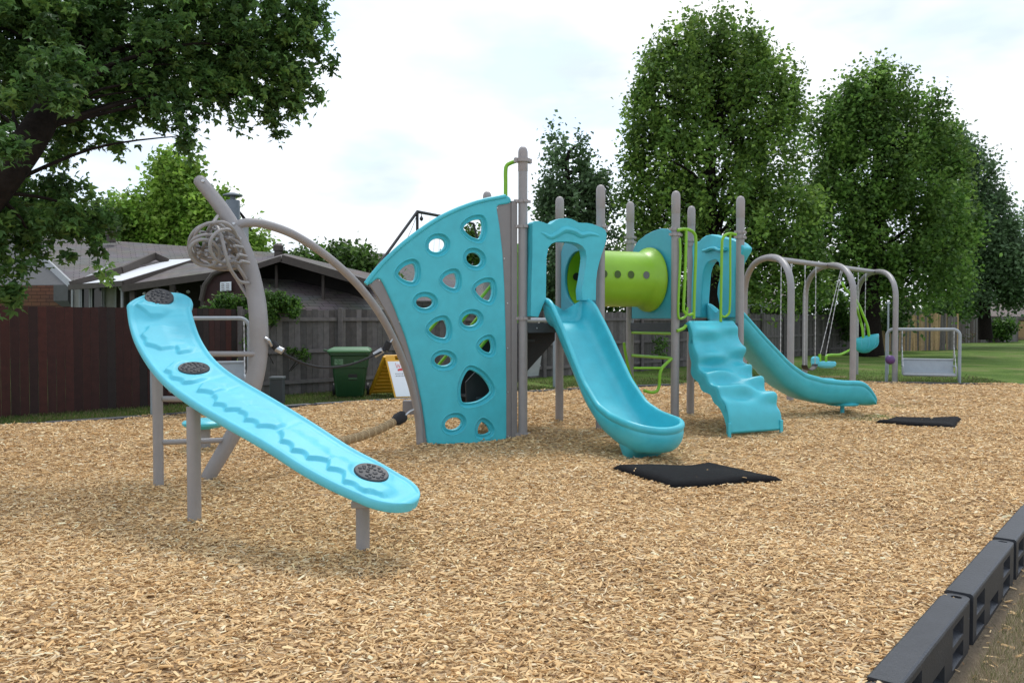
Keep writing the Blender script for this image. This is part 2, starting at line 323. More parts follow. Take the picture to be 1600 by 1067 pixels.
def chips():
    X = []; Y = []; S = []
    for y0, y1, dens, sc in ((3.2, 6, 2900, .9), (6, 9, 2000, 1.0), (9, 14, 950, 1.3), (14, 22, 420, 1.8)):
        x1 = .66*y1+.3; n = int(2*x1*(y1-y0)*dens); x = rng.uniform(-x1, x1, n); y = rng.uniform(y0, y1, n)
        k = np.abs(x) < .66*y+.2; X.append(x[k]); Y.append(y[k]); S.append(np.full(k.sum(), sc))
    X = np.concatenate(X); Y = np.concatenate(Y); S = np.concatenate(S); k = inside(X, Y, poly); out_ = (~k) & (rng.random(len(X)) < .035) & (X > 0) & (Y < 12); k |= out_; X, Y, S = X[k], Y[k], S[k]; out_ = out_[k]
    for mp_, ks in ((MAT1, 1.0), (MAT2, 1.0)):
        pp = [G(*q, .03) for q in mp_]; cc_ = sum(pp, V(0, 0, 0))/4; pp = [cc_+(q-cc_)*ks for q in pp]; kk = ~inside(X, Y, pp) | (rng.random(len(X)) < .012); X, Y, S, out_ = X[kk], Y[kk], S[kk], out_[kk]
    n = len(X)
    ln = rng.gamma(4.5, .0077, n)*S+.010; wd = rng.gamma(4, .0014, n)*S**.7+.003; th = wd*rng.uniform(.25, .6, n)
    big = rng.random(n) < .012; wd[big] *= 1.8; ln[big] *= 1.2
    yaw = rng.normal(0.1, .95, n); pit = rng.normal(0, .22, n); rol = rng.normal(0, .5, n)
    base = np.array([[-1, -.55, 0], [-1, .5, 0], [1, -.4, 0], [1, .35, 0], [-.8, -.9, 1], [-.7, .95, 1], [.75, -1, 1], [.85, .8, 1]])[None]*np.ones((n, 1, 1))
    base[:, :, 1] += rng.normal(0, .2, (n, 8)); base[:, :, 0] += rng.normal(0, .12, (n, 8))
    b = base*np.stack([ln/2, wd/2*1.15, th], 1)[:, None, :]
    cy, sy, cp, sp, c_, s_ = np.cos(yaw), np.sin(yaw), np.cos(pit), np.sin(pit), np.cos(rol), np.sin(rol)
    x, y, z = b[..., 0], b[..., 1], b[..., 2]
    y, z = y*c_[:, None]-z*s_[:, None], y*s_[:, None]+z*c_[:, None]
    x, z = x*cp[:, None]-z*sp[:, None], x*sp[:, None]+z*cp[:, None]
    x, y = x*cy[:, None]-y*sy[:, None], x*sy[:, None]+y*cy[:, None]
    onm = np.zeros(n, bool)
    for mp_ in (MAT1, MAT2): onm |= inside(X, Y, [G(*q, .03) for q in mp_])
    hz = onm*.04+bumps(X, Y)+.022*np.sin(X*1.7+np.sin(Y*1.1)*1.3)+.018*np.sin(Y*2.3+X*.9)+.012*np.sin(X*5.1+1)*np.sin(Y*4.3)
    zz = hz+rng.uniform(.0, .017, n)*S**.6+.002; zz[out_] = np.array([lz(0, y) for y in Y[out_]])+.012
    v = np.stack([x+X[:, None], y+Y[:, None], z+zz[:, None]], -1).reshape(-1, 3)
    q = np.array([[4, 6, 7, 5], [0, 2, 6, 4], [1, 5, 7, 3], [0, 4, 5, 1], [2, 3, 7, 6]])
    Q = (q[None]+np.arange(n)[:, None, None]*8).reshape(-1, 4)
    pal = np.array([[.64, .44, .235], [.72, .53, .31], [.56, .36, .175], [.74, .61, .43], [.44, .28, .14], [.64, .46, .265], [.58, .45, .30], [.30, .19, .11]])
    pi = rng.choice(8, n, p=[.24, .2, .16, .09, .08, .15, .05, .03]); c = pal[pi]*rng.uniform(.82, 1.18, (n, 1))*np.array([1.10, 1.08, 1.0])
    o = np_mesh('wood_chips', v, 4, Q, np.repeat(np.clip(c, 0, .85), 5, 0), CHIP); tag(o, 'loose tan wood chips covering the play area', 'wood chips', kind='stuff')
chips()
def blades(name, label, pts_fn, n, h, wd, cols, cat='grass'):
    X, Y, Z = pts_fn(n); n = len(X); a = rng.uniform(0, 2*PI, n); H = h*rng.uniform(.45, 1.2, n); ln = rng.normal(0, .5, (n, 2))*H[:, None]
    dx, dy = np.cos(a)*wd/2, np.sin(a)*wd/2
    v = np.zeros((n, 4, 3)); v[:, 0] = np.c_[X-dx, Y-dy, Z-.01]; v[:, 1] = np.c_[X+dx, Y+dy, Z-.01]; v[:, 2] = np.c_[X+dx*.3+ln[:, 0], Y+dy*.3+ln[:, 1], Z+H]; v[:, 3] = np.c_[X-dx*.3+ln[:, 0], Y-dy*.3+ln[:, 1], Z+H]
    c = np.array(cols)[rng.integers(0, len(cols), n)]*rng.uniform(.7, 1.3, (n, 1))
    o = np_mesh(name, v.reshape(-1, 3), 4, np.arange(n*4).reshape(-1, 4), c, LEAF); tag(o, label, cat, kind='stuff')
def near_pts(n):
    t = rng.uniform(-1.5, 5, n); s = rng.uniform(.16, 2.2, n); X = T0.x+TDIR.x*t+TN.x*s; Y = T0.y+TDIR.y*t+TN.y*s; k = (Y > 2.9) & (np.abs(X) < .66*Y+.3); X, Y = X[k], Y[k]
    return X, Y, np.full(len(X), -.238)
blades('dry_grass', 'short dry straw coloured grass outside the black border timbers', near_pts, 130000, .045, .0035, [(.46, .38, .25), (.55, .46, .31), (.20, .22, .09), (.36, .29, .19), (.17, .20, .07), (.48, .41, .29)])
# ------------------------------------------------------------------ border timbers
def make_timber():
    t = thing('border_timber', '', 'border timber', (0, 0, 0))
    Lb, w_ = 1.375, .075; m = MB(); xs = [0, .10, .34, .52, .80, .98, 1.24, Lb]; zs = [-.25, -.215, -.125, -.095, .005, .034]
    for i in range(len(xs)-1):
        for j in range(len(zs)-1):
            x0, x1, z0, z1 = xs[i], xs[i+1], zs[j], zs[j+1]
            if i in (1, 3, 5) and j in (1, 3) and not (i == 3 and j == 3):
                if j == 3: x0s, x1s = x0+.03, x1-.03
                q = .05; e = .008
                m.add([(x0, -w_, z0), (x1, -w_, z0), (x1, -w_, z1), (x0, -w_, z1), (x0+e, -w_+q, z0+.02), (x1-e, -w_+q, z0+.02), (x1-e, -w_+q, z1-e), (x0+e, -w_+q, z1-e)], [(0, 1, 5, 4), (1, 2, 6, 5), (2, 3, 7, 6), (3, 0, 4, 7), (4, 5, 6, 7)])
            else: m.add([(x0, -w_, z0), (x1, -w_, z0), (x1, -w_, z1), (x0, -w_, z1)], [(0, 1, 2, 3)])
    prof = [(-w_, .034), (-w_+.004, .044), (-w_+.014, .05), (w_-.014, .05), (w_-.004, .044), (w_, .034), (w_, -.25)]
    m.loft([[V(x, y, z) for y, z in prof] for x in (0, Lb)], closed=False)
    for x in (0, Lb): m.add([(x, y, z) for y, z in prof]+[(x, -w_, -.25)], [tuple(range(8))])
    obj('timber_body', m, TIMB, t, local=True, sharp=30)
    k = MB(); hole = [V(Lb+.062+.028*math.cos(a*PI/8), .028*math.sin(a*PI/8), -.06) for a in range(16)]
    outl = [V(Lb-.02, -.068, -.06)]+[V(Lb+.06+.068*math.cos(a), .068*math.sin(a), -.06) for a in [R(-90+20*i) for i in range(10)]]+[V(Lb-.02, .068, -.06)]
    k.slab(outl, V(0, 0, 1), .098, [hole[::-1]]); k.slab([p+V(0, 0, -.19) for p in outl], V(0, 0, 1), .185)
    obj('end_knuckle', k, TIMB, t, bevel=.005, local=True)
    s = MB().lathe((Lb+.062, 0, -.07), [(.022, 0), (.022, .05), (.0, .052)], 12); obj('stake_head', s, STEEL, t, local=True)
    return t
TIMBER = make_timber(); TIMBER_USED = False
def dup(root, loc, rz=None, label=None, scale=None):
    r = root.copy(); C.objects.link(r); r.location = loc
    if rz is not None: r.rotation_euler = (0, 0, rz)
    if label: r['label'] = label
    for ch in list(root.children):
        c = ch.copy(); C.objects.link(c); c.parent = r
        for g in ch.children: d = g.copy(); C.objects.link(d); d.parent = c
    return r
def put_timber(a, d, label, group):
    global TIMBER_USED
    rz = math.atan2(d.y, d.x)
    if not TIMBER_USED: o = TIMBER; o.location = a; o.rotation_euler = (0, 0, rz); TIMBER_USED = True
    else: o = dup(TIMBER, a, rz)
    o['label'] = label; o['group'] = group
lab = {0: 'black border timber nearest the camera in the bottom right corner, round hole at its end',
       1: 'second black border timber from the bottom right corner, square pockets in its side',
       2: 'third black border timber from the bottom right corner, cut by the right edge'}
for k in range(-1, 3):
    if k < 0: continue
    put_timber(T0+TDIR*(1.5*k), TDIR, lab[k], 'black border timbers in the near right corner')
put_timber(T0-TDIR*1.5, TDIR, 'stub of black border timber at the very bottom edge below the nearest full timber', 'black border timbers in the near right corner')
# far border: timbers end to end along the far edge
pts = far_edge[::-1]; seglen = 1.5; a = pts[0]; i = 1; cur = V(*a); nt_ = 0
while i < len(pts) and nt_ < 34:
    d = pts[i]-cur
    if d.length < 1.3: i += 1; continue
    dd = d.normalized(); nxt = cur+dd*seglen
    px = 800+cur.x/cur.y*FPX
    if -120 < px < 1720:
        where = 'along the far right mulch edge' if px > 1200 else ('along the far mulch edge in front of the grey fence' if px > 430 else 'along the far left mulch edge in front of the red fence')
        put_timber(cur+V(0, 0, -.012), dd, 'low black border timber '+where, 'black border timbers '+where)
    cur = nxt; nt_ += 1
# back lawn tufts
def strip_pts(n):
    t = rng.uniform(0, 1, n)**1.0; seg = rng.integers(0, len(far_edge)-1, n); A = np.array([[p.x, p.y] for p in far_edge]); P = A[seg]+(A[seg+1]-A[seg])*t[:, None]
    D = A[seg+1]-A[seg]; D /= np.linalg.norm(D, axis=1)[:, None]; s = rng.gamma(1.6, 1.1, n)+.12; X = P[:, 0]-D[:, 1]*s; Y = P[:, 1]+D[:, 0]*s
    k = (np.abs(X) < .66*Y) & (Y < 30) ; X, Y = X[k], Y[k]; return X, Y, np.array([lz(0, 20)]*len(X))
blades('lawn_tufts', 'short green grass tufts growing beyond the far mulch edge', strip_pts, 70000, .05, .012, [(.07, .13, .02), (.10, .16, .03), (.16, .15, .06), (.06, .10, .02), (.22, .18, .10)])
# ------------------------------------------------------------------ fences
def fence(name, label, pts, h, pw, tints, rails=True, group=None, posts=True, top_var=.02, lean=0, gap=.006, zb=-.04, railside=1):
    a0 = Vector(pts[0]); t = thing(name, label, 'fence', (a0.x, a0.y, zb), group); m = MB(); rb = MB(); cols = []; pst = []
    for a, b in zip(pts, pts[1:]):
        a = Vector(a); b = Vector(b); d = b-a; Ln = d.length; d.normalize(); q = V(d.y, -d.x, 0)*railside; n = max(1, round(Ln/pw)); pw_ = Ln/n
        for k in range(n):
            hh = h+random.uniform(-top_var, top_var); c = a+d*(pw_*(k+.5)); M = Matrix((d, q, V(0, 0, 1))).transposed() @ Matrix.Rotation(random.uniform(-lean, lean), 3, 'Y')
            m.box((c.x, c.y, zb+hh/2)-q*random.uniform(0, .006) if False else V(c.x, c.y, zb+hh/2)-q*random.uniform(0, .006), (pw_-gap, .018, hh), M); tn = random.choice(tints); f = random.uniform(.7, 1.25); cols += [tuple(min(1, x*f) for x in tn)]*6
        if rails:
            for z in (.28, .95, h-.22): rb.bar(a+q*.035+V(0, 0, zb+z), b+q*.035+V(0, 0, zb+z), .04, .085)
        if posts:
            for k in range(int(Ln/2.4)+1): pst.append(a+d*min(Ln, 2.4*k)+q*.10)
    o = obj('picket_boards', m, FENCE, t, fix=False, sharp=30); at = o.data.attributes.new('tint', 'FLOAT_COLOR', 'FACE')
    at.data.foreach_set('color', np.c_[np.array(cols), np.ones(len(cols))].astype(np.float32).ravel())
    def tintall(o, c):
        at = o.data.attributes.new('tint', 'FLOAT_COLOR', 'FACE'); at.data.foreach_set('color', np.tile((*c, 1), len(o.data.polygons)).astype(np.float32))
    if rails: o = obj('rails', rb, FENCE, t, fix=False, sharp=30); tintall(o, tuple(x*1.15 for x in tints[0]))
    for p in pst:
        o = obj('fence_post', MB().box((p.x, p.y, zb+h/2+.02), (.09, .09, h+.04)), FENCE, t, bevel=.006, sharp=30); tintall(o, tints[0])
    return t
fR = V(-5.75, 17.25, 0)
fence('stained_fence', 'tall dark red stained board fence at the left edge in front of the brick house', [(-13.5, 8.0, 0), (-8.75, 13.6, 0), (-6.85, 15.5, 0), (-5.75, 17.25, 0)], 1.87, .14, [(.055, .015, .011), (.046, .014, .011), (.036, .014, .012), (.028, .017, .015), (.062, .016, .011)], rails=False, posts=False, top_var=.008)
GW = [(.14, .125, .12), (.12, .108, .102), (.155, .14, .13), (.10, .088, .082)]
fence('grey_fence', 'long weathered grey board fence with rails and posts behind the play structure', [fR+V(0, .1, 0), V(-.9, 21.9, 0), V(4.1, 26.5, 0), V(13.2, 37.6, 0), V(18.6, 42.5, 0)], 1.88, .145, GW, top_var=.025)
fence('pale_fence', 'uneven fence with bright new tan boards right of the swing set', [V(19.2, 43, 0), V(24.6, 45.5, 0)], 1.9, .15, [(.42, .28, .13), (.17, .15, .13), (.15, .13, .11), (.36, .25, .13), (.12, .10, .09)], rails=False, posts=False, top_var=.12, lean=.05)
fence('far_fence', 'distant low grey fence beyond the lawn on the right', [V(27, 56, 0), V(38, 62, 0), V(40, 68, 0), V(53, 86, 0)], 1.85, .15, [(.20, .18, .17), (.13, .10, .09), (.23, .21, .20)], rails=False, posts=False, top_var=.1)
# ------------------------------------------------------------------ houses
def face(parent, name, pts, material, th=.12, nrm=None):
    P = [Vector(p) for p in pts]; n = nrm or ((P[1]-P[0]).cross(P[2]-P[0])).normalized()
    if (P[0]-CAM).dot(n) < 0: n = -n          # thickness goes away from the viewer
    o = obj(name, MB().slab(P, n, th), material, parent, sharp=30); uvplanar(o); return o
H = thing('brick_house', 'brick house with wide grey shingle roof and tall metal flue behind the red fence', 'house', (-12, 28, 0))
rf = face(H, 'main_roof', [W(30, 366, 29.5), W(445, 396, 32), W(450, 440, 26), W(108, 442, 24)], SHING)
face(H, 'gable_wall', [W(106, 445, 24.1), W(28, 374, 29.4), W(-90, 446, 27), W(-90, 470, 27), W(106, 470, 24.1)], SIDING, .2)
face(H, 'gable_fascia', [W(30, 364, 29.4), W(110, 440, 23.9), W(107, 449, 23.9), W(27, 374, 29.4)], TRIMW, .08)
face(H, 'left_roof', [W(30, 366, 29.5), W(-120, 420, 27), W(-140, 412, 31), W(-20, 362, 33)], SHING)
face(H, 'brick_wall', [W(-60, 446, 24.4), W(112, 446, 24.4), W(112, 560, 24.4), W(-60, 560, 24.4)], BRICK, .2)
ww = face(H, 'window_wall', [W(110, 447, 23.9), W(198, 442, 23.9), W(198, 560, 23.9), W(110, 560, 23.9)], TRIM, .2)
for a, b, mt in ((114, 124, CREAM), (128, 140, GLASS), (144, 160, GLASS), (163, 180, CREAM)):
    wn = face(H, 'window', [W(a, 450, 23.84), W(b, 450, 23.84), W(b, 500, 23.84), W(a, 500, 23.84)], mt, .04)
    fr = MB(); [fr.bar(W(x, 448, 23.8), W(x, 500, 23.8), .05, .05, V(0, 1, 0)) for x in (a-1, b+1)]; obj('frame', fr, TRIMW, wn)
face(H, 'dormer_roof', [W(110, 446, 23.2), W(186, 408, 28), W(242, 398, 28.5), W(262, 407, 26), W(190, 420, 24)], SHING, .1)
fc = MB(); fc.bar(W(110, 446, 23), W(190, 423, 23.8), .1, .22); fc.bar(W(190, 423, 23.8), W(242, 400, 25.8), .1, .22); fc.bar(W(242, 400, 25.8), W(262, 409, 25.8), .1, .2); obj('dormer_fascia', fc, TRIM, H)
face(H, 'flashing', [W(111, 444, 23.05), W(183, 407, 27.6), W(186, 408, 27.5), W(115, 445, 23.0)], TRIMW, .03)
for px, py, d, s in ((174, 371, 29.5, 1), (435, 394, 31, 1)):
    v = obj('roof_vent', MB().lathe(W(px, py+8, d), [(.15*s, 0), (.15*s, .22*s), (.19*s, .24*s), (.19*s, .42*s), (.1*s, .5*s), (0, .51*s)], 16), TRIM, H)
ch = obj('chimney', MB().box(W(363, 372, 31.5), (1.0, .8, 1.2)), TRIMW, H, bevel=.02)
obj('chimney_crown', MB().box(W(363, 348, 31.5), (1.2, 1.0, .1)), TRIM, ch)
fl = W(364, 348, 31.4); obj('flue', MB().lathe(fl, [(.26, 0), (.26, .82), (.24, .84), (.1, .85), (.1, 1.0), (.36, 1.0), (.36, 1.04), (.1, 1.13), (0, 1.14)], 18), mat('blue_grey_flue', (.16, .19, .22), .5), ch)
# porch with white cover
face(H, 'patio_cover', [W(112, 449, 22.6), W(192, 441, 21.2), W(312, 404, 25.4), W(232, 407, 27)], WHTM, .06)
e = MB(); e.bar(W(108, 449, 22.5), W(192, 443, 21.1), .06, .14); e.bar(W(192, 443, 21.1), W(312, 406, 25.3), .06, .14); obj('cover_edge', e, TRIM, H)
face(H, 'porch_roof', [W(193, 449, 20.9), W(352, 423, 21.2), W(345, 412, 24.6), W(290, 411, 24.6)], SHINGB, .1)
e = MB(); e.bar(W(191, 451, 20.8), W(352, 428, 20.8), .07, .17); e.bar(W(352, 428, 20.8), W(368, 424, 21.5), .07, .15); obj('porch_fascia', e, TRIM, H)
face(H, 'porch_back_wall', [W(196, 444, 23.5), W(392, 420, 23.5), W(392, 560, 23.5), W(196, 560, 23.5)], DARKIN, .2)
for px in (208, 245, 270, 318):
    p = W(px, 446, 21.1); obj('porch_post', MB().box((p.x, p.y, (p.z)/2), (.13, .13, p.z)), TRIM, H, bevel=.01)
dp = MB(); dp.tube(cr([W(186, 447, 21.5), W(189, 452, 21.5), W(191, 458, 21.5), W(191, 520, 21.5)], 6), .04, 8); obj('downpipe', dp, TRIMW, H)
for px, py in ((276, 457), (294, 456), (226, 459)): obj('porch_bulb', MB().lathe(W(px, py, 22), [(0, -.05), (.05, -.02), (.05, .02), (0, .05)], 10), WHT, H)
face(H, 'east_roof', [W(440, 402, 22), W(585, 443, 22), W(600, 432, 28), W(446, 396, 28)], SHINGB, .1)
face(H, 'east_roof', [W(440, 402, 22), W(446, 396, 28), W(372, 418, 28), W(366, 426, 22)], SHINGB, .1)
e = MB(); e.bar(W(440, 404, 21.9), W(585, 446, 21.9), .06, .2); e.bar(W(440, 404, 21.9), W(360, 430, 21.9), .06, .14); obj('gable_trim', e, TRIM, H)
face(H, 'east_gable_wall', [W(440, 407, 23.2), W(575, 447, 23.2), W(575, 560, 23.2), W(372, 560, 23.2), W(372, 430, 23.2)], DARKIN, .15)  # closes the open attic, its shade put into the wall colour
for px, h0 in ((432, 414), (505, 430)):
    p = W(px, h0, 22.3); obj('gable_post', MB().box((p.x, p.y, p.z/2), (.07, .07, p.z)), TRIM, H)
obj('pale_rafter', MB().bar(W(398, 419, 21.9), W(438, 407, 21.9), .05, .05), mat('bare_pine', (.45, .33, .16), .7), H)
SH = thing('red_shed', 'small dark red shed with a barn roof and white notice above the ivy', 'shed', (-7.3, 20.8, 0))
face(SH, 'wall', [W(318, 445, 20.4), W(332, 427, 20.4), W(355, 419, 20.4), W(384, 424, 20.4), W(400, 440, 20.4), W(400, 560, 20.4), W(318, 560, 20.4)], REDW, .3)
e = MB(); e.tube([W(314, 470, 20.3), W(320, 445, 20.3), W(333, 428, 20.3), W(356, 419, 20.3), W(386, 424, 20.3), W(404, 440, 20.3)], .06, 6); obj('roof_edge', e, TRIM, SH)
face(SH, 'barn_roof', [W(333, 427, 20.3), W(356, 418, 20.3), W(386, 423, 20.3), W(392, 417, 22.5), W(362, 413, 22.5), W(340, 421, 22.5)], SHINGB, .06)
nb = obj('notice', MB().slab([W(344, 441, 20.3), W(361, 440, 20.3), W(361, 454, 20.3), W(344, 455, 20.3)], V(0, 1, 0), .03), WHT, SH)
nm = MB()
for i in range(4):
    for j in range(2): c = W(348+j*7.5, 443.5+i*3.2, 20.28); nm.box(c, (.075, .01, .022))
obj('notice_print', nm, mat('faded_print', (.35, .33, .33), .7), nb)
S2 = thing('shingled_shed', 'long shed with brown shingled mansard roof rising behind the grey fence', 'shed', (-5, 21.5, 0))
face(S2, 'roof', [W(396, 436, 22.6), W(600, 446, 24.6), W(604, 500, 22.4), W(396, 486, 20.3)], SHINGB, .3)
face(S2, 'top_roof', [W(396, 435, 22.6), W(600, 444, 24.6), W(600, 442, 28), W(400, 434, 26)], SHINGB, .1)
face(S2, 'wall', [W(396, 486, 20.5), W(604, 496, 22.6), W(604, 600, 22.6), W(396, 600, 20.5)], SIDING, .2)
# grey roofed house in the centre distance
H2 = thing('distant_house', 'distant house with plain grey shingle roof seen over and through the turquoise climbing panel', 'house', (-6, 44, 0))
face(H2, 'roof', [W(578, 395, 46), W(740, 404, 50), W(775, 470, 40), W(545, 470, 38), ], SHING, .3)
face(H2, 'roof', [W(578, 395, 46), W(545, 470, 38), W(500, 440, 46), W(560, 398, 48)], SHING, .3)
face(H2, 'wall', [W(545, 470, 38.5), W(775, 470, 40.5), W(775, 540, 40.5), W(545, 540, 38.5)], SIDING, .3)
H3 = thing('white_eaved_house', 'low house with white eaves behind the fence between slide and swings', 'house', (13, 42, 0))
face(H3, 'roof', [W(1150, 474, 41), W(1250, 482, 41), W(1270, 462, 46), W(1160, 452, 46)], SHINGT, .15)
face(H3, 'wall', [W(1150, 477, 42), W(1262, 484, 42), W(1262, 560, 42), W(1150, 560, 42)], SIDING, .2)
e = MB(); e.bar(W(1146, 473, 40.8), W(1258, 482, 40.8), .1, .22); obj('eave', e, mat('white_eave', (.6, .62, .63), .6), H3)
for px in (1168, 1192, 1222): p = W(px, 478, 40.9); obj('porch_post', MB().box((p.x, p.y, p.z/2), (.16, .16, p.z)), TRIMW, H3)
H4 = thing('chimney_house', 'small house with tan brick chimney above the pale fence', 'house', (25, 50, 0))
face(H4, 'roof', [W(1375, 500, 49), W(1462, 500, 49), W(1455, 484, 53), W(1385, 478, 53)], SHING, .2)
face(H4, 'wall', [W(1378, 500, 49.5), W(1460, 500, 49.5), W(1460, 545, 49.5), W(1378, 545, 49.5)], BRICKT, .2)
o = obj('chimney', MB().box(W(1416, 488, 50), (.5, .5, 1.9)), BRICKT, H4, bevel=.02); uvplanar(o)
e = MB(); e.lathe(W(1425, 497, 47), [(1.6, -.5), (1.3, 0), (.6, .35), (0, .42)], 20); obj('patio_umbrella', e, DARKIN, H4)
H5 = thing('tan_house', 'tan brick house with low brown roof at the far right edge', 'house', (42, 66, 0))
face(H5, 'roof', [W(1500, 493, 66), W(1720, 497, 70), W(1700, 470, 78), W(1512, 468, 74)], SHINGT, .3)
face(H5, 'wall', [W(1504, 493, 67), W(1716, 497, 71), W(1716, 534, 71), W(1504, 528, 67)], BRICKT, .3)
for a in (1540, 1620): face(H5, 'window', [W(a, 502, 66.4), W(a+14, 502, 66.6), W(a+14, 515, 66.6), W(a, 515, 66.4)], GLASS, .1)
obj('tan_board_gate', MB().slab([W(1587, 502, 64), W(1640, 503, 64), W(1640, 528, 64), W(1587, 527, 64)], V(0, 1, 0), .1), mat('tan_boards', (.40, .25, .12), .8, var=.2), H5)
# black tubular frame behind the climbing panel
PF = thing('tubular_frame', 'tall black tubular frame with one hanging bulb rising behind the climbing panel', 'pergola frame', tuple(W(588, 590, 26)))
e = MB(); e.tube([W(575, 437, 24), W(652, 331, 26)], .045, 8); e.tube([W(652, 331, 26), W(700, 340, 29), W(740, 350, 32)], .05, 8); e.tube([W(652, 331, 26), W(652, 430, 26)], .045, 8); e.tube([W(740, 350, 32), W(760, 430, 32)], .04, 8)
obj('frame', e, BLACK, PF)
e = MB(); e.tube(cr([W(652, 334, 26), W(640, 365, 26), W(615, 410, 26), W(600, 430, 26)], 6), .008, 5)
for k in range(5): e.tube([W(672+k*8, 338+k*2, 27), W(668+k*8, 430, 27)], .005, 4)
obj('netting_cord', e, INK, PF)
e = MB(); c = W(658.5, 340, 26); e.tube([c, c-V(0, 0, -.12)], .012, 6); e.lathe(c, [(0, -.12), (.05, -.08), (.06, -.02), (.03, .02), (.02, .05)], 12); obj('hanging_bulb', e, BLACK, PF)
# ------------------------------------------------------------------ trees
def leaf_mesh(name, cen, spread, per, size, cols, parent, kind='simple', up=.35, tag_=None):
    """cen (n,3) clump centres, spread (n,3); `per` leaves per clump"""
    n = len(cen)*per; c = np.repeat(cen, per, 0); sp = np.repeat(spread, per, 0)
    P = c+rng.normal(0, .5, (n, 3))*sp; s = size*rng.uniform(.6, 1.25, n)
    nr = rng.normal(0, 1, (n, 3)); nr[:, 2] = np.abs(nr[:, 2])+up; nr /= np.linalg.norm(nr, axis=1)[:, None]
    a = rng.normal(0, 1, (n, 3)); a[:, 2] -= .4; a -= nr*(a*nr).sum(1)[:, None]; a /= np.linalg.norm(a, axis=1)[:, None]; b = np.cross(nr, a)
    if kind == 'simple': T = np.array([[0, 0, 0], [.45, .34, .06], [1, 0, -.1], [.45, -.34, .06]]); q = np.array([[0, 1, 2, 3]])
    else:      # three pointed lobes from one base
        T = [[0, 0, 0]]
        for ang, l, wd in ((0, 1, .24), (.95, .72, .2), (-.95, .72, .2)):
            ca, sa = math.cos(ang), math.sin(ang)
            for x, y, z in ((.5*l, wd, .05), (l, 0, -.12), (.5*l, -wd, .05)): T.append([x*ca-y*sa, x*sa+y*ca, z])
        T = np.array(T); q = np.array([[0, 1, 2, 3], [0, 4, 5, 6], [0, 7, 8, 9]])
    k = len(T); v = P[:, None]+s[:, None, None]*(T[None, :, 0, None]*a[:, None]+T[None, :, 1, None]*b[:, None]+T[None, :, 2, None]*nr[:, None])
    Q = (q[None]+np.arange(n)[:, None, None]*k).reshape(-1, 4)
    cl = np.array(cols); clump = np.repeat(rng.integers(0, len(cl), len(cen)), per); own = rng.integers(0, len(cl), n)
    P_ = None; col = cl[np.where(rng.random(n) < .6, clump, own)]*rng.uniform(.75, 1.25, (n, 1))*np.repeat(rng.uniform(.6, 1.35, (len(cen), 1)), per, 0)
    return np_mesh(name, v.reshape(-1, 3), k, Q, np.repeat(col, len(q), 0), LEAF, parent=parent)
def clumps(blobs, dens, shell=.5, flat=1.0):
    dens = dens*.8
    """blobs: (x,y,z,rx,ry,rz,weight) -> clump centres inside the ellipsoids, biased to the outside"""
    out = []
    for x, y, z, rx, ry, rz, wt in blobs:
        n = max(1, int(dens*wt*(rx*ry*rz)**(2/3))); d = rng.normal(0, 1, (n, 3)); d /= np.linalg.norm(d, axis=1)[:, None]; r = rng.uniform(shell**3, 1, n)**(1/3)*rng.uniform(.88, 1.06, n)
        out.append(np.c_[x+d[:, 0]*rx*r, y+d[:, 1]*ry*r, z+d[:, 2]*rz*r])
    return np.concatenate(out)
def pxblob(px, py, d, rx, ry, rd=None, wt=1):
    c = W(px, py, d); k = d/FPX; return (c.x, c.y, c.z, rx*k, rd or (rx+ry)/2*k, ry*k, wt)
def tree(label, cat, base, trunk, tr, blobs, dens, csize, per, lsize, cols, name='tree', kind='simple', limbs=14, shell=.5, group=None, up=.35, spriggy=1.3, limb_r=.12):
    t = thing(name, label, cat, tuple(base), group); P = cr(trunk, 6); m = MB(); k = len(P)
    m.tube(P, [lerp(tr, tr*.35, i/(k-1)) for i in range(k)], 12); cc = clumps(blobs, dens, shell)
    obj('trunk', m, BARK, t)
    m = MB(); sel = rng.choice(len(cc), min(limbs, len(cc)), replace=False)
    for i in sel:
        e = Vector(cc[i]); hs = min(range(k), key=lambda j: abs(P[j].z-(e.z-(e-P[-1]).length*.35)) + (0 if j > k*.3 else 5)); s = P[hs]
        mid = s.lerp(e, .5)+V(random.uniform(-.1, .1), random.uniform(-.1, .1), .08)*(e-s).length
        pp = cr([s, mid, e], 5); m.tube(pp, [lerp(limb_r, limb_r*.12, j/(len(pp)-1)) for j in range(len(pp))], 6)
    obj('limbs', m, BARK, t, fix=False)
    sp = np.ones((len(cc), 3))*csize*rng.uniform(.6, 1.3, (len(cc), 1)); sp[:, 2] *= spriggy
    leaf_mesh('crown', cc, sp, per, lsize, cols, t, kind, up); return t
DG = [(.075, .15, .035), (.095, .19, .04), (.06, .12, .03), (.12, .23, .045), (.08, .16, .04)]
BG = [(.22, .38, .055), (.29, .45, .07), (.17, .31, .045), (.34, .49, .09)]
OG = [(.10, .165, .075), (.12, .20, .09), (.16, .25, .12), (.09, .165, .06)]
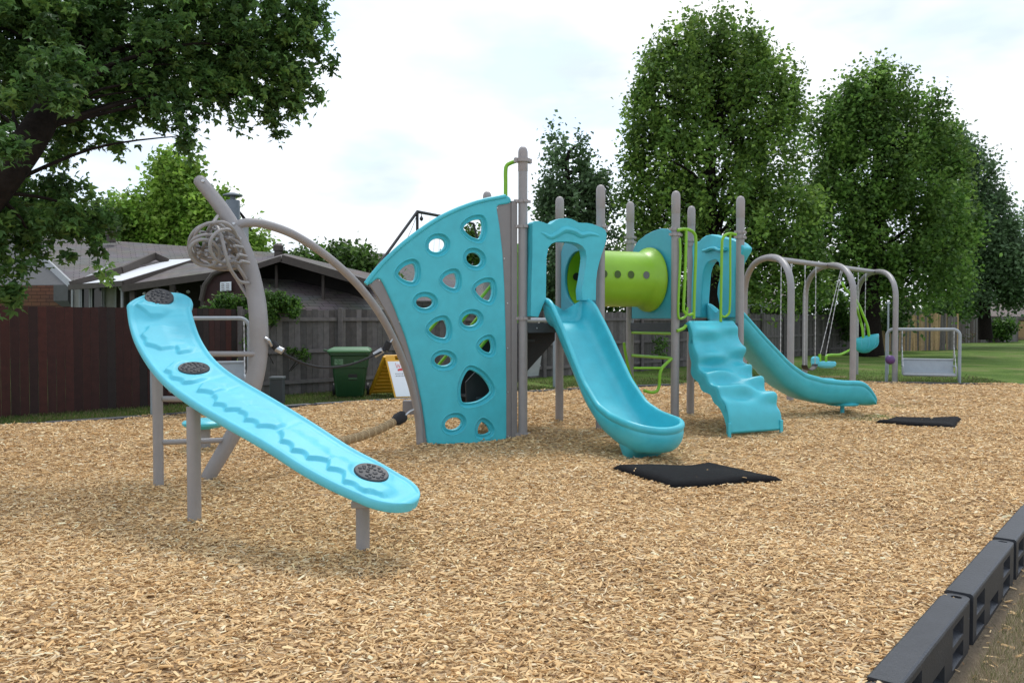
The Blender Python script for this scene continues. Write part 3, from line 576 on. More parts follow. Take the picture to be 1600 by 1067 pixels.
# near overhanging maple, top left
bl = [pxblob(*b) for b in [
 (-40, 60, 9, 150, 120), (70, 150, 7.9, 60, 30), (20, 230, 7.4, 26, 30), (90, 110, 8.2, 60, 30), (60, 40, 9, 110, 90), (150, 60, 9.5, 110, 90), (240, 40, 9.3, 90, 90), (330, 50, 9.6, 80, 85), (400, 40, 9.8, 70, 70), (455, 35, 10, 50, 55), (495, 50, 10, 22, 42), (515, 88, 10, 14, 14), (500, 15, 10, 22, 25),
 (60, 130, 9, 80, 50), (140, 145, 9.2, 70, 45), (215, 140, 9.2, 60, 45), (285, 130, 9.3, 55, 45), (350, 130, 9.6, 50, 40), (400, 125, 9.8, 45, 45), (450, 120, 10, 42, 50), (480, 150, 10, 20, 30),
 (110, 190, 9, 50, 32), (185, 205, 9, 24, 28), (245, 175, 9.1, 30, 22), (285, 205, 9.1, 14, 34), (288, 240, 9.1, 10, 18), (315, 175, 9.3, 22, 18), (372, 178, 9.5, 12, 22), (415, 180, 9.8, 28, 22), (430, 205, 9.9, 14, 10), (462, 178, 10, 14, 18), (160, 222, 9, 10, 14), (120, 215, 9, 20, 12),
 (25, 190, 9.6, 45, 50), (85, 240, 9.3, 20, 40), (10, 290, 9.3, 40, 55), (70, 310, 9.0, 32, 36), (110, 290, 8.7, 14, 28), (15, 370, 8.2, 40, 50), (70, 360, 8.5, 40, 36), (120, 335, 8.6, 28, 30), (148, 350, 8.7, 22, 26), (100, 395, 8.6, 14, 18), (150, 385, 8.7, 12, 28), (163, 418, 8.7, 8, 16), (20, 430, 8.2, 26, 40), (-40, 300, 8.2, 50, 150), (10, 455, 8.2, 20, 16)]]
tree('large dark maple leaning in from the top left corner, crown over the red fence', 'maple tree', W(-160, 640, 8.4), [V(-6.1, 7.9, -.1), W(-110, 430, 7.9), W(-15, 300, 7.9), W(50, 215, 8.2), W(92, 140, 8.7), W(130, 60, 9.2), W(150, -40, 9.5)], .22,
     bl, 205, .12, 34, .086, [(.065, .145, .035), (.085, .18, .045), (.115, .23, .055), (.055, .12, .03), (.17, .30, .07)], name='maple_tree', kind='maple', limbs=34, shell=.0, up=.5, spriggy=1.2, limb_r=.028)
# big limbs of the near maple are visible: an extra forked limb is part of its trunk mesh above
tree('bright yellow green tree behind the brick house roof', 'tree', W(260, 560, 38), [W(265, 560, 38), W(268, 430, 38), W(272, 330, 38), W(270, 270, 38)], .3,
     [pxblob(*b) for b in [(272, 285, 38, 38, 38), (285, 330, 38, 52, 45), (245, 350, 38, 60, 45), (300, 370, 38, 45, 40), (195, 340, 38, 35, 35), (180, 365, 38, 30, 30), (230, 380, 38, 60, 30), (262, 262, 38, 14, 16), (322, 340, 38, 25, 30)]], 34, .55, 75, .26, BG, limbs=20, name='leafy_tree')
tree('dark green bushy tree left behind the house, half hidden by the maple', 'tree', W(120, 560, 36), [W(140, 560, 36), W(140, 400, 36), W(145, 340, 36)], .25,
     [pxblob(*b) for b in [(140, 345, 36, 26, 30), (120, 375, 36, 40, 30), (165, 360, 36, 20, 30), (60, 360, 37, 60, 50), (-30, 350, 38, 70, 60)]], 30, .5, 70, .25, DG, limbs=10, name='leafy_tree')
tree('small bright green tree right of the chimney behind the house', 'tree', W(400, 560, 37), [W(398, 560, 37), W(398, 430, 37), W(397, 375, 37)], .18,
     [pxblob(*b) for b in [(398, 375, 37, 24, 16), (392, 395, 37, 34, 16), (352, 310, 37, 10, 22), (350, 335, 37, 14, 20)]], 34, .45, 60, .24, BG, limbs=8, name='leafy_tree')
tree('low leafy tree over the shed roof beside the thin grey arch', 'tree', W(520, 560, 31), [W(530, 560, 31), W(530, 460, 31), W(530, 420, 31)], .16,
     [pxblob(*b) for b in [(520, 415, 31, 60, 20), (475, 408, 32, 35, 14), (555, 425, 30, 45, 26), (540, 398, 31, 22, 10), (600, 440, 30, 25, 18)]], 60, .35, 70, .2, [(.06, .13, .02), (.09, .18, .03), (.05, .10, .02), (.12, .20, .05)], limbs=10, name='leafy_tree')
tree('small tree seen through the upper holes of the climbing panel', 'tree', W(735, 560, 34), [W(735, 560, 34), W(740, 470, 34), W(742, 400, 34)], .14,
     [pxblob(*b) for b in [(742, 378, 34, 30, 16), (745, 400, 34, 40, 26)]], 40, .4, 50, .22, [(.07, .15, .02), (.1, .2, .03)], limbs=8, name='leafy_tree')
tree('slender dark two pointed tree left of the big round tree', 'tree', W(900, 560, 33), [W(895, 560, 33), W(893, 460, 33), W(890, 340, 33), W(885, 250, 33)], .25,
     [pxblob(*b) for b in [(868, 235, 33, 16, 36), (868, 290, 33, 28, 45), (912, 232, 33, 16, 32), (920, 285, 33, 28, 45), (890, 340, 33, 55, 50), (855, 320, 33, 24, 40), (945, 320, 33, 25, 50), (880, 400, 33, 60, 60), (940, 400, 33, 50, 60), (860, 450, 33, 40, 40)]], 26, .38, 66, .20, OG, limbs=34, name='slender_tree', spriggy=2.0, shell=.3)
tree('tallest round crowned green tree behind the lime tunnel', 'tree', W(1120, 585, 30), [W(1118, 575, 30), W(1115, 470, 30), W(1112, 330, 30), W(1108, 180, 30), W(1105, 90, 30)], .30,
     [pxblob(*b) for b in [(1110, 115, 30, 95, 85), (1110, 66, 30, 82, 44), (1050, 100, 30, 44, 50), (1175, 95, 30, 50, 50), (1240, 170, 30, 22, 50), (985, 290, 30, 24, 60), (1262, 350, 30, 34, 60), (1275, 420, 30, 30, 50), (1060, 160, 30, 75, 80), (1170, 160, 30, 80, 85), (1215, 130, 30, 34, 40), (1010, 190, 30, 34, 60), (1030, 250, 30, 60, 80), (1110, 250, 30, 110, 90), (1200, 260, 30, 70, 90), (1040, 340, 30, 70, 80), (1130, 350, 30, 110, 90), (1220, 350, 30, 65, 80), (1010, 400, 31, 50, 60), (1240, 420, 30, 50, 60), (1180, 440, 30, 60, 45)]], 24, .36, 64, .18,
     [(.14, .25, .045), (.19, .32, .06), (.09, .18, .035), (.26, .40, .08), (.12, .22, .045)], limbs=110, name='round_tree', spriggy=1.9, shell=.45, limb_r=.09)
tree('second round tree with a thick dark trunk behind the swing set', 'tree', W(1362, 560, 37), [W(1362, 556, 37), W(1358, 480, 37), W(1366, 360, 37), W(1375, 240, 37), W(1378, 150, 37)], .55,
     [pxblob(*b) for b in [(1370, 160, 37, 62, 55), (1385, 130, 37, 35, 25), (1295, 200, 37, 34, 40), (1345, 150, 37, 34, 36), (1480, 230, 37, 24, 50), (1500, 330, 38, 30, 60), (1270, 330, 37, 30, 60), (1330, 200, 37, 50, 60), (1420, 200, 37, 60, 60), (1300, 260, 37, 45, 60), (1380, 270, 37, 90, 80), (1450, 280, 37, 55, 80), (1320, 350, 37, 65, 70), (1400, 360, 37, 80, 80), (1470, 370, 37, 45, 60), (1340, 430, 37, 80, 45), (1430, 440, 37, 65, 50), (1490, 430, 38, 30, 50)]], 22, .44, 70, .21,
     [(.12, .23, .045), (.16, .29, .055), (.085, .17, .035), (.21, .34, .07)], limbs=60, name='round_tree', spriggy=1.8, shell=.45)
tree('dark grey green tree filling the right edge beyond the second round tree', 'tree', W(1540, 535, 50), [W(1540, 530, 50), W(1535, 450, 50), W(1525, 330, 50), W(1500, 250, 50)], .4,
     [pxblob(*b) for b in [(1490, 235, 50, 30, 35), (1510, 280, 50, 45, 50), (1500, 350, 50, 55, 60), (1555, 340, 50, 30, 40), (1545, 390, 50, 60, 50), (1590, 400, 50, 40, 40), (1530, 440, 50, 70, 40), (1600, 440, 50, 50, 40), (1640, 400, 52, 40, 60)]], 26, .55, 70, .26, OG, limbs=40, name='leafy_tree', spriggy=1.6)
tree('tip of a far dark tree cut by the right edge of the photo', 'tree', W(1640, 535, 60), [W(1640, 535, 60), W(1640, 420, 60), W(1640, 350, 60)], .2, [pxblob(*b) for b in [(1620, 345, 60, 26, 16), (1640, 370, 60, 30, 30)]], 20, .6, 60, .3, OG, limbs=5, name='leafy_tree')
def bush(label, blobs, dens, cs, per, ls, cols, base, name='bush', cat='bush', kind='simple'):
    t = thing(name, label, cat, tuple(base)); cc = clumps(blobs, dens, .3); m = MB()
    for i in rng.choice(len(cc), min(5, len(cc)), replace=False): m.tube(cr([Vector(base), Vector(base).lerp(Vector(cc[i]), .5)+V(.02, 0, .1), Vector(cc[i])], 4), .006, 5)
    obj('stems', m, BARK, t, fix=False); leaf_mesh('foliage', cc, np.ones((len(cc), 3))*cs, per, ls, cols, t, kind); return t
VG = [(.06, .14, .02), (.09, .20, .03), (.045, .10, .02), (.13, .24, .045)]
bush('green ivy spilling over the grey fence beside the thick curved pole', [pxblob(*b) for b in [(385, 472, 17.9, 28, 10), (360, 478, 17.7, 26, 8), (420, 472, 17.9, 32, 14), (415, 492, 17.6, 18, 16), (450, 476, 18.0, 22, 8), (462, 486, 17.8, 8, 8), (330, 486, 17.4, 14, 5), (398, 500, 17.5, 14, 10), (440, 474, 17.9, 26, 12), (350, 470, 17.6, 20, 10)]], 900, .10, 40, .07, VG, G(400, 612), name='ivy', cat='ivy')
bush('thin strand of ivy creeping on the grey fence rail above the green bin', [pxblob(*b) for b in [(388, 540, 17.2, 8, 10), (470, 550, 18.1, 12, 6), (476, 558, 18.1, 8, 10), (455, 546, 18.0, 8, 4), (395, 525, 17.3, 7, 6)]], 700, .07, 24, .06, VG, W(440, 600, 18.2), name='ivy', cat='ivy')
bush('small dark shrub at the grey fence seen between the lime rungs', [pxblob(*b) for b in [(1036, 545, 26.5, 9, 16), (1034, 530, 26.5, 7, 10)]], 90, .2, 50, .1, DG, W(1036, 575, 26.5))
bush('clipped green hedge before the far right house', [pxblob(*b) for b in [(1562, 515, 60, 18, 14), (1548, 512, 60, 10, 12), (1575, 508, 60, 14, 9)]], 40, .4, 70, .22, VG, W(1562, 529, 60), name='hedge', cat='hedge')
bush('low bushes under the second round tree by the pale fence', [pxblob(*b) for b in [(1470, 490, 47, 40, 22), (1440, 505, 46, 20, 16), (1500, 480, 48, 30, 20), (1463, 528, 46, 10, 14)]], 22, .5, 80, .25, DG, W(1470, 540, 46))
bush('shaded shrubs behind the fence under the tallest tree', [pxblob(*b) for b in [(1290, 480, 40, 40, 30), (1240, 475, 40, 26, 24), (1330, 490, 40, 40, 30), (985, 450, 36, 60, 40), (1060, 460, 36, 50, 36), (1140, 455, 36, 50, 30), (900, 460, 36, 60, 40), (830, 470, 36, 30, 30), (1390, 480, 42, 40, 30)]], 18, .55, 80, .25, DG, W(1290, 550, 40))
bush('bare brown tangle of branches at the foot of the grey fence on the right', [pxblob(*b) for b in [(1515, 525, 55, 14, 6)]], 20, .3, 30, .15, [(.15, .09, .05), (.10, .12, .04)], W(1515, 532, 55), cat='brush')
# ------------------------------------------------------------------ play structure
UA = R(25); u = V(math.cos(UA), math.sin(UA), 0); v = V(-math.sin(UA), math.cos(UA), 0); A0 = V(.147, 11.2, 0)
def S(a, b, z): return A0+u*a+v*b+V(0, 0, z)
aB, aE, aF, bD = 1.22, 2.51, 3.72, 1.22; DZ = 1.55
PS = thing('play_structure', 'large play structure with turquoise slides, lime tunnel and round taupe posts', 'play structure', tuple(S(1.8, .6, 0)))
def post(a, b, top, clamps=(), r=.0625):
    m = MB(); m.tube([S(a, b, -.1), S(a, b, top-.32)], r, 20)
    o = obj('post', m, POST, PS)
    m = MB(); m.lathe(S(a, b, top-.33), [(r+.001, 0), (r+.0035, .004), (r+.0035, .2), (r+.003, .26), (r*.93, .295), (r*.7, .32), (r*.35, .333), (0, .336)], 20); obj('post_cap', m, POSTC, o)
    for z in clamps:
        m = MB(); m.lathe(S(a, b, z-.022), [(r, 0), (r+.014, .002), (r+.014, .042), (r, .044)], 20)
        for sg in (u, -u): m.bar(S(a, b, z)+sg*(r+.005), S(a, b, z)+sg*(r+.05), .03, .036)
        m.bar(S(a, b, z)-v*(r+.005), S(a, b, z)-v*(r+.03), .06, .036); obj('clamp', m, POSTC, o)
    return o
pA = post(0, 0, 3.93, (3.2, 2.86, 1.62, .05))
m = MB().lathe(S(0, 0, 3.72), [(.066, 0), (.10, .005), (.10, .05), (.066, .055)], 20)
for sg in (u, -u): m.bar(S(0, 0, 3.745)+sg*.09, S(0, 0, 3.745)+sg*.125, .05, .06)
obj('top_collar', m, POSTC, pA)
post(aB, 0, 3.5, (2.92, 2.86)); post(aE, 0, 3.5, (2.94, 2.86)); post(aF, 0, 3.5, (2.95, 2.87))
post(0, bD, 3.5, (2.9,)); post(aB, bD, 3.5, (2.9,)); post(aE, bD, 3.5, (2.93, 2.85)); post(aF, bD, 3.5, (2.93, 2.85))
for a0_, a1_ in ((0, aB), (aE, aF)):
    m = MB(); c = S((a0_+a1_)/2, bD/2, DZ-.03); m.box(c, (a1_-a0_-.14, bD-.14, .05), Matrix((u, v, V(0, 0, 1))).transposed())
    for p, q in (((a0_+.06, 0), (a1_-.06, 0)), ((a0_+.06, bD), (a1_-.06, bD)), ((a0_, .06), (a0_, bD-.06)), ((a1_, .06), (a1_, bD-.06))): m.bar(S(p[0], p[1], DZ-.06), S(q[0], q[1], DZ-.06), .05, .125)
    d = obj('deck', m, DECK, PS, fix=False)
    bm_ = MB()
    for k in range(4): bm_.lathe(S(a0_+.2+k*.27, -.027, DZ-.06), [(.012, 0), (.012, .006), (0, .009)], 8, ax=-v)
    obj('deck_bolts', bm_, STEEL, d)
# --- climbing wall panel
pn = V(math.sin(UA), -math.cos(UA), 0)       # faces the viewer
WP = G(660, 697)-v*.0
WP = V(WP.x, WP.y, 0)
wu = (V(S(-.06, 0, 0).x, S(-.06, 0, 0).y, 0)-WP).normalized(); pn = V(wu.y, -wu.x, 0)
def pw2(px, py): p = PL(px, py, WP, pn)-WP; return Vector((p.dot(wu), p.z))
def pw3(p, d=0): return WP+wu*p[0]+V(0, 0, p[1])-pn*d
def smooth2(pts, n=6): return [Vector((q[0], q[1])) for q in cr([V(p[0], p[1], 0) for p in pts], n, closed=True)]
def offs(loop, d):
    n = len(loop); ar = sum(loop[i].x*loop[(i+1) % n].y-loop[(i+1) % n].x*loop[i].y for i in range(n)); sg = 1 if ar > 0 else -1; o = []
    for i in range(n):
        t = (loop[(i+1) % n]-loop[i-1]).normalized(); o.append(loop[i]+Vector((t.y, -t.x))*d*sg)
    return o
def resample(loop, n):
    d = [0]
    for i in range(len(loop)): d.append(d[-1]+(loop[(i+1) % len(loop)]-loop[i]).length)
    o = []
    for k in range(n):
        s = d[-1]*k/n; i = max(j for j in range(len(loop)) if d[j] <= s+1e-9); f = (s-d[i])/max(1e-9, d[i+1]-d[i]); o.append(loop[i].lerp(loop[(i+1) % len(loop)], f))
    return o
def smooth_loop(l, it=2):
    for _ in range(it): l = [(l[i-1]+l[i]*2+l[(i+1) % len(l)])/4 for i in range(len(l))]
    return l
holes = []
def ov(cx, cy, rx, ry, rot=0):
    l = []
    for k in range(36): t = 2*PI*k/36; a = rx*math.cos(t); b = ry*math.sin(t); r_ = R(rot); l.append(pw2(cx+a*math.cos(r_)-b*math.sin(r_), cy+a*math.sin(r_)+b*math.cos(r_)))
    holes.append(l)
def tri(*p):
    c = Vector((sum(q[0] for q in p)/3, sum(q[1] for q in p)/3)); l = []
    for i in range(3):
        a = Vector(p[i]); b = Vector(p[(i+1) % 3]); mid = (a+b)/2; out_ = (mid-c).normalized()*(a-b).length*.13
        for k in range(14): t = k/14; l.append(a.lerp(b, t)+out_*4*t*(1-t))
    l = smooth_loop(resample(l, 42), 1); holes.append([pw2(q.x, q.y) for q in l])
tri((725, 356), (752.5, 343), (750, 373)); ov(684, 383, 13, 10, -18); ov(741.8, 405, 12, 9.5, 25); tri((623, 428), (647.5, 412), (647.5, 439.5)); tri((692.5, 438), (712, 427), (712.5, 450))
tri((743.5, 452), (767.5, 441), (766, 470)); ov(664.7, 472.5, 13, 8.5); ov(736.4, 499.8, 13, 9, -12); tri((671, 515.4), (695, 500), (698, 528)); tri((750, 540), (766, 530), (767.7, 551)); ov(694, 563, 13.5, 8.3)
tri((723.5, 628.8), (734, 577), (769, 612)); ov(709.6, 662, 13, 9, -18); tri((748.5, 678), (754, 659.5), (767, 674.5))
arc = [(572, 441), (585, 424), (604, 403), (640, 371), (690, 337), (742, 315), (790, 304.5)]
outl_px = [(797, 307), (801, 314), (798, 318), (776, 321)]+[(781, 352), (786, 395), (789, 450), (791, 520), (792, 600), (792, 688)]+[(740, 694), (668, 695)]+[(664, 660), (658, 622), (648, 575), (634, 527), (617, 482), (601, 447), (595, 436), (590, 434), (582, 442), (576, 447)]
arc2 = [Vector((p.x, p.y)) for p in cr([V(a, b, 0) for a, b in arc], 8)]
out2 = [pw2(p.x, p.y) for p in arc2]+[pw2(*p) for p in outl_px]
out2 = smooth_loop(resample(out2, 220), 1)
m = MB(); front = [offs(h, .080) for h in holes]
inner = offs(out2, -.028)
flat = [[pw3(p) for p in inner]]+[[pw3(p) for p in h] for h in front]
fl_ = [p for l in flat for p in l]; m.add(fl_, tessellate_polygon(flat))
rings = [[pw3(p) for p in inner], [pw3(p) for p in offs(out2, -.022)], [pw3(p, .003) for p in offs(out2, -.011)], [pw3(p, .010) for p in offs(out2, -.003)], [pw3(p, .022) for p in out2], [pw3(p, .06) for p in out2]]
m.loft(rings, cap=False)
for h in holes:
    prof = [(.080, 0), (.076, 0), (.069, -.005), (.062, -.001), (.055, .014), (.048, .032), (.038, .036), (.022, .029), (.013, .018), (.007, .018), (.002, .026), (0, .038), (0, .06)]
    m.loft([[pw3(p, d) for p in (offs(h, o_) if o_ else h)] for o_, d in prof], cap=False)
bk = [[pw3(p, .06) for p in out2]]+[[pw3(p, .06) for p in h] for h in holes]; m.add([p for l in bk for p in l], [tuple(reversed(t)) for t in tessellate_polygon(bk)])
panel = obj('climbing_panel', m, TURQ, PS, sharp=32)
# raised lip along the arched top
m = MB(); lip = [pw3(pw2(p.x, p.y), .012)-V(0, 0, .02) for p in arc2]; m.tube(lip, [.030]*len(lip), 12); obj('top_lip', m, TURQ, panel)
pl = [(580, 446), (587, 434), (594, 429), (600, 433), (622, 476), (642, 527), (660, 590), (673, 640), (680, 697), (663, 697), (656, 640), (646, 592), (632, 545), (612, 500), (594, 468)]
m = MB().slab([pw3(pw2(*p), -.004 if False else .022) for p in pl], pn, -.045); p1 = obj('steel_side_plate', m, PLATE, PS, bevel=.003)
pr = [(773, 322), (801.5, 316), (805.5, 688), (784, 692), (786, 560), (783, 420)]
m = MB().slab([pw3(pw2(*p), .024) for p in pr], pn, -.04); p2 = obj('steel_side_plate', m, PLATE, PS, bevel=.003)
m = MB(); a_, b_ = pw2(803, 314), pw2(806, 688); m.bar(pw3((a_.x+.012, a_.y), .03), pw3((a_.x+.012, b_.y), .03), .055, .09, up=wu); p3 = obj('edge_channel', m, PLATE, PS, bevel=.004)
bo = MB()
for q in ((593.5, 438), (625, 503), (647, 562), (661, 624), (668, 686)): bo.lathe(pw3(pw2(*q), .022), [(.013, 0), (.011, .006), (0, .009)], 8, ax=pn)
obj('bolts', bo, STEEL, p1)
bo = MB()
for q in ((778, 325), (789, 404), (794, 474), (794.5, 544), (795, 613), (795, 682)): bo.lathe(pw3(pw2(*q), .022), [(.013, 0), (.011, .006), (0, .009)], 8, ax=pn)
obj('bolts', bo, STEEL, p2)
for z in (2.86, 3.2, 1.62, .05):
    m = MB().bar(pw3((a_.x+.02, z), .04), S(-.055, 0, z), .03, .04); obj('wall_bracket', m, POSTC, PS)
# --- hoods at the slide entrances
def hood(pts_out, pts_in, P, n, th=.15):
    m = MB(); ol = [PL(*p, P, n) for p in pts_out+pts_in[::-1]]; m.slab(ol, n, -th); return m
ho = [(829.5, 494), (830.5, 440), (832, 400), (832, 365), (832, 349), (836, 345.5), (842, 345.5), (849, 347.5), (855, 350), (860, 350.5), (864, 348), (869, 344), (876, 341.5), (885, 341), (892, 342), (898, 344.5), (904, 348), (910, 348.5), (917, 348.5), (925, 350), (933, 353), (941, 356), (946, 360), (948, 366), (947.5, 374), (945, 384), (940, 398), (936, 412), (933, 425), (931.5, 440), (931, 469)]
hi = [(841, 495.5), (853, 466), (853.5, 430), (854, 402), (857, 387), (862, 381), (869, 378), (880, 377.5), (892, 378), (902, 380), (910, 384.5), (915, 391.5), (916.5, 402), (915.5, 413), (912.5, 434), (909, 453), (910.2, 469)]
PH1 = S(0, -.16, 0); h1 = hood(ho, hi, PH1, -v, .17); ob = obj('slide_hood', h1, TURQ, PS, bevel=.035, seg=5, sharp=50)
# moulded brow ridge on the hood
br_ = [PL(px, py, S(0, -.118, 0), -v) for px, py in [(838, 362), (848, 366), (858, 371), (868, 367), (880, 360), (894, 362), (906, 368), (918, 366), (930, 368), (940, 372)]]
m = MB(); bb = cr(br_, 5); m.tube(bb, [.03+.045*math.sin(i*PI/(len(bb)-1))**.7 for i in range(len(bb))], 12, flat=.8); obj('hood_brow', m, TURQ, ob)
ho2 = [(1091.5, 497), (1092.5, 450), (1094.5, 411), (1093.4, 384), (1097, 379.5), (1105, 377.5), (1109, 373), (1115, 369), (1124, 367), (1134, 369.5), (1143, 372), (1153, 373.5), (1162, 377), (1170, 381.5), (1176.5, 388), (1175, 394), (1170, 402), (1164.5, 412), (1162, 430), (1162.5, 460), (1163, 497)]
hi2 = [(1108, 497), (1109, 465), (1110.5, 445), (1112, 428), (1115, 417), (1120, 409.5), (1126, 407), (1132, 407), (1136, 411), (1137.5, 420), (1137, 435), (1134, 448), (1133, 460), (1136, 475), (1138, 497)]
PH2 = S(aF+.14, 0, 0); ob = obj('slide_hood', hood(ho2, hi2, PH2, u, .17), TURQ, PS, bevel=.03, seg=5, sharp=50)
br_ = [PL(px, py, S(aF+.15, 0, 0)+u*-.215, u) for px, py in [(1099, 392), (1104, 391), (1110, 388.5), (1117, 388), (1124, 391), (1134, 389)]]
m = MB(); m.tube(cr(br_, 5), .035, 12, flat=.8); obj('hood_brow', m, TURQ, ob)
# --- tunnel and its two end panels
TZ, TB, TR = 2.22, .62, .42
def circ(a, r, n=48): return [S(a, TB+r*math.cos(2*PI*k/n), TZ+r*math.sin(2*PI*k/n)) for k in range(n)]
for a, top in ((aB, None), (aE, 1)):
    zt = lambda b: 2.93
    ol = [(bD-.08, 1.62), (.08, 1.62), (.08, 2.80), (.10, 2.90), (.16, 2.96)] + ([(.35, 2.985), (.55, 2.97), (.75, 2.93), (.95, 2.86), (1.06, 2.79), (1.12, 2.70), (bD-.08, 2.6)] if top else [(.6, 2.86), (1.0, 2.80), (1.1, 2.72), (bD-.08, 2.64)])
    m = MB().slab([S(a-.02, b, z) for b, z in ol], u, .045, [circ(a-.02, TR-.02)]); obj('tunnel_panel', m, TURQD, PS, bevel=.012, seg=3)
m = MB(); rings = []; aL, aR = aB+.03, aE-.03
for a, r in ((aL, TR+.07), (aL+.02, TR+.07), (aL+.03, TR+.01), (aL+.08, TR), (aR-.22, TR), (aR-.15, TR+.012), (aR-.07, TR+.06), (aR-.05, TR+.075), (aR-.02, TR+.078), (aR-.015, TR+.0), (aR-.015, TR-.02), (aL, TR-.02)): rings.append(circ(a, r, 56))
m.loft(rings+[rings[0]], cap=False); tun = obj('tunnel', m, LIME, PS, sharp=50)
bo = MB()
for k in range(14): t = 2*PI*k/14; bo.lathe(S(aR-.052, TB+(TR+.055)*math.cos(t), TZ+(TR+.055)*math.sin(t)), [(.012, 0), (.012, .004), (0, .007)], 8, ax=-u)
obj('flange_bolts', bo, STEEL, tun)
DKG = mat('dark_lime_recess', (.05, .10, .01), .5)
for k, aa in enumerate((aL+.15, aL+.38, aL+.61, aL+.88)):
    for side in (-1, 1):
        t0 = R(180-2) if side < 0 else R(2)
        c = S(aa, TB+(TR+.0)*math.cos(t0), TZ+TR*math.sin(t0)+.03); n_ = v*math.cos(t0)
        m = MB().lathe(c-n_*.004, [(.068, 0), (.068, .006), (.058, .009), (.056, .006)], 24, ax=n_); rr_ = obj('porthole_rim', m, LIME, tun)
        m = MB().lathe(c-n_*.002, [(.056, 0), (.056, .007), (0, .0075)], 24, ax=n_); obj('porthole', m, DKG if k < 3 else mat('porthole_glass', (.10, .11, .10), .2), rr_)
        # inner side of the same porthole, seen through the tunnel mouth
        m = MB().lathe(c-n_*.03, [(.06, 0), (.06, -.006), (0, -.007)], 20, ax=n_); obj('porthole_inside', m, BLACK, rr_)
# --- slides
def slide(o0, d, floor, rim, L_, hw=.375, end='scoop', name='slide', label=None):
    c = V(-d.y, d.x, 0)          # left of travel
    # cross-section: (across -1..1, mode, offset) built from floor z and rim z
    m = MB(); rings = []; BW = hw*1.06; s0 = L_-BW*.92 if end == 'scoop' else L_; st = [s0*i/50 for i in range(51)]; up = V(0, 0, 1)
    def half(w_, h):
        iw = w_-.075
        return [(0, 0), (-iw*.55, 0), (-iw*.78, h*.03), (-iw*.92, h*.16), (-iw, h*.42), (-iw-.004, h*.8), (-iw-.012, h-.008), (-iw-.03, h+.004), (-iw-.058, h-.002), (-w_, h-.02), (-w_-.004, h-.05), (-w_+.006, h-.074), (-w_+.018, h-.084), (-w_+.012, h-.10), (-w_+.008, h-.125), (-w_+.022, h*.45-.07), (-iw*.93, -.05+h*.05), (-iw*.7, -.075), (0, -.085)]
    for s in st:
        f, r = sinterp(floor, s), sinterp(rim, s); w_ = hw*interp([(0, .93), (.3, .96), (1, 1), (L_*.75, 1.02), (L_, 1.06)], s)
        if end == 'drop': q = max(0, (s-(L_-.42))/.42); r = lerp(r, f+.04, q**2.2)
        P = half(w_, r-f); full = P+[(-a, b) for a, b in P[-2:0:-1]]
        rings.append([o0+d*s+c*a+up*(f+b) for a, b in full])
    if end == 'scoop':
        n = len(rings[0]); m.loft(rings, cap=False); m.add(rings[0], [tuple(range(n))]); cc_ = o0+d*s0; hs = []
        for k in range(29):
            ph = PI*k/28; dr = -c*math.cos(ph)+d*math.sin(ph)*.92; fr = math.sin(ph)**1.5; h = (r-f)-.075*fr; ff = f+.0*fr
            hs.append([cc_+dr*(-a)+up*(ff+b) for a, b in half(w_*(1+.04*math.sin(2*ph)**2), h)])
        m.loft(hs, closed=False)
    else: m.loft(rings)
    return m
fl1 = [(0, 1.57), (.12, 1.56), (.3, 1.46), (.6, 1.12), (1.15, .55), (1.5, .30), (1.8, .20), (2.1, .15), (2.5, .13)]
rm1 = [(0, 1.90), (.12, 1.90), (.27, 1.84), (.6, 1.50), (1.145, .87), (1.5, .60), (1.8, .51), (2.1, .47), (2.3, .45), (2.5, .40)]
s1 = obj('slide', slide(S(.62, -.02, 0), -v, fl1, rm1, 2.46), TURQ, PS, sharp=60, sub=1)
m = MB(); ft = S(.62, -2.0, 0); rings = []
for z, a, b, sh in ((.22, .30, .30, -.10), (.14, .30, .24, -.04), (.04, .24, .14, .05), (.0, .22, .11, .07), (-.03, .21, .10, .07)): rings.append([ft+u*(a*math.copysign(abs(math.cos(t))**.6, math.cos(t)))-v*(b*math.copysign(abs(math.sin(t))**.6, math.sin(t))-sh)+V(0, 0, z) for t in [2*PI*k/28 for k in range(28)]])
m.loft(rings); obj('slide_foot', m, TURQ, s1, sharp=60)
d2 = V(math.cos(R(20)), math.sin(R(20)), 0)
fl2 = [(0, 1.57), (.15, 1.55), (.35, 1.40), (.77, .96), (1.2, .56), (1.6, .36), (2.0, .27), (2.5, .24), (3.0, .20)]
rm2 = [(0, 1.88), (.12, 1.87), (.3, 1.74), (.77, 1.29), (1.2, .91), (1.5, .73), (1.9, .63), (2.3, .59), (2.8, .57), (3.05, .5)]
s2 = obj('slide', slide(S(aF+.02, .60, 0), d2, fl2, rm2, 3.0, hw=.36, end='drop'), TURQ, PS, sharp=60, sub=1)
fc_ = S(aF, .6, 0)+d2*2.58; m = MB().lathe(fc_+V(0, 0, .08), [(.12, .10), (.26, .06), (.28, .085), (.25, .12)], 24); m.tube([fc_+V(0, 0, -.05), fc_+V(0, 0, .17)], .035, 12); obj('slide_foot', m, TURQ, s2)
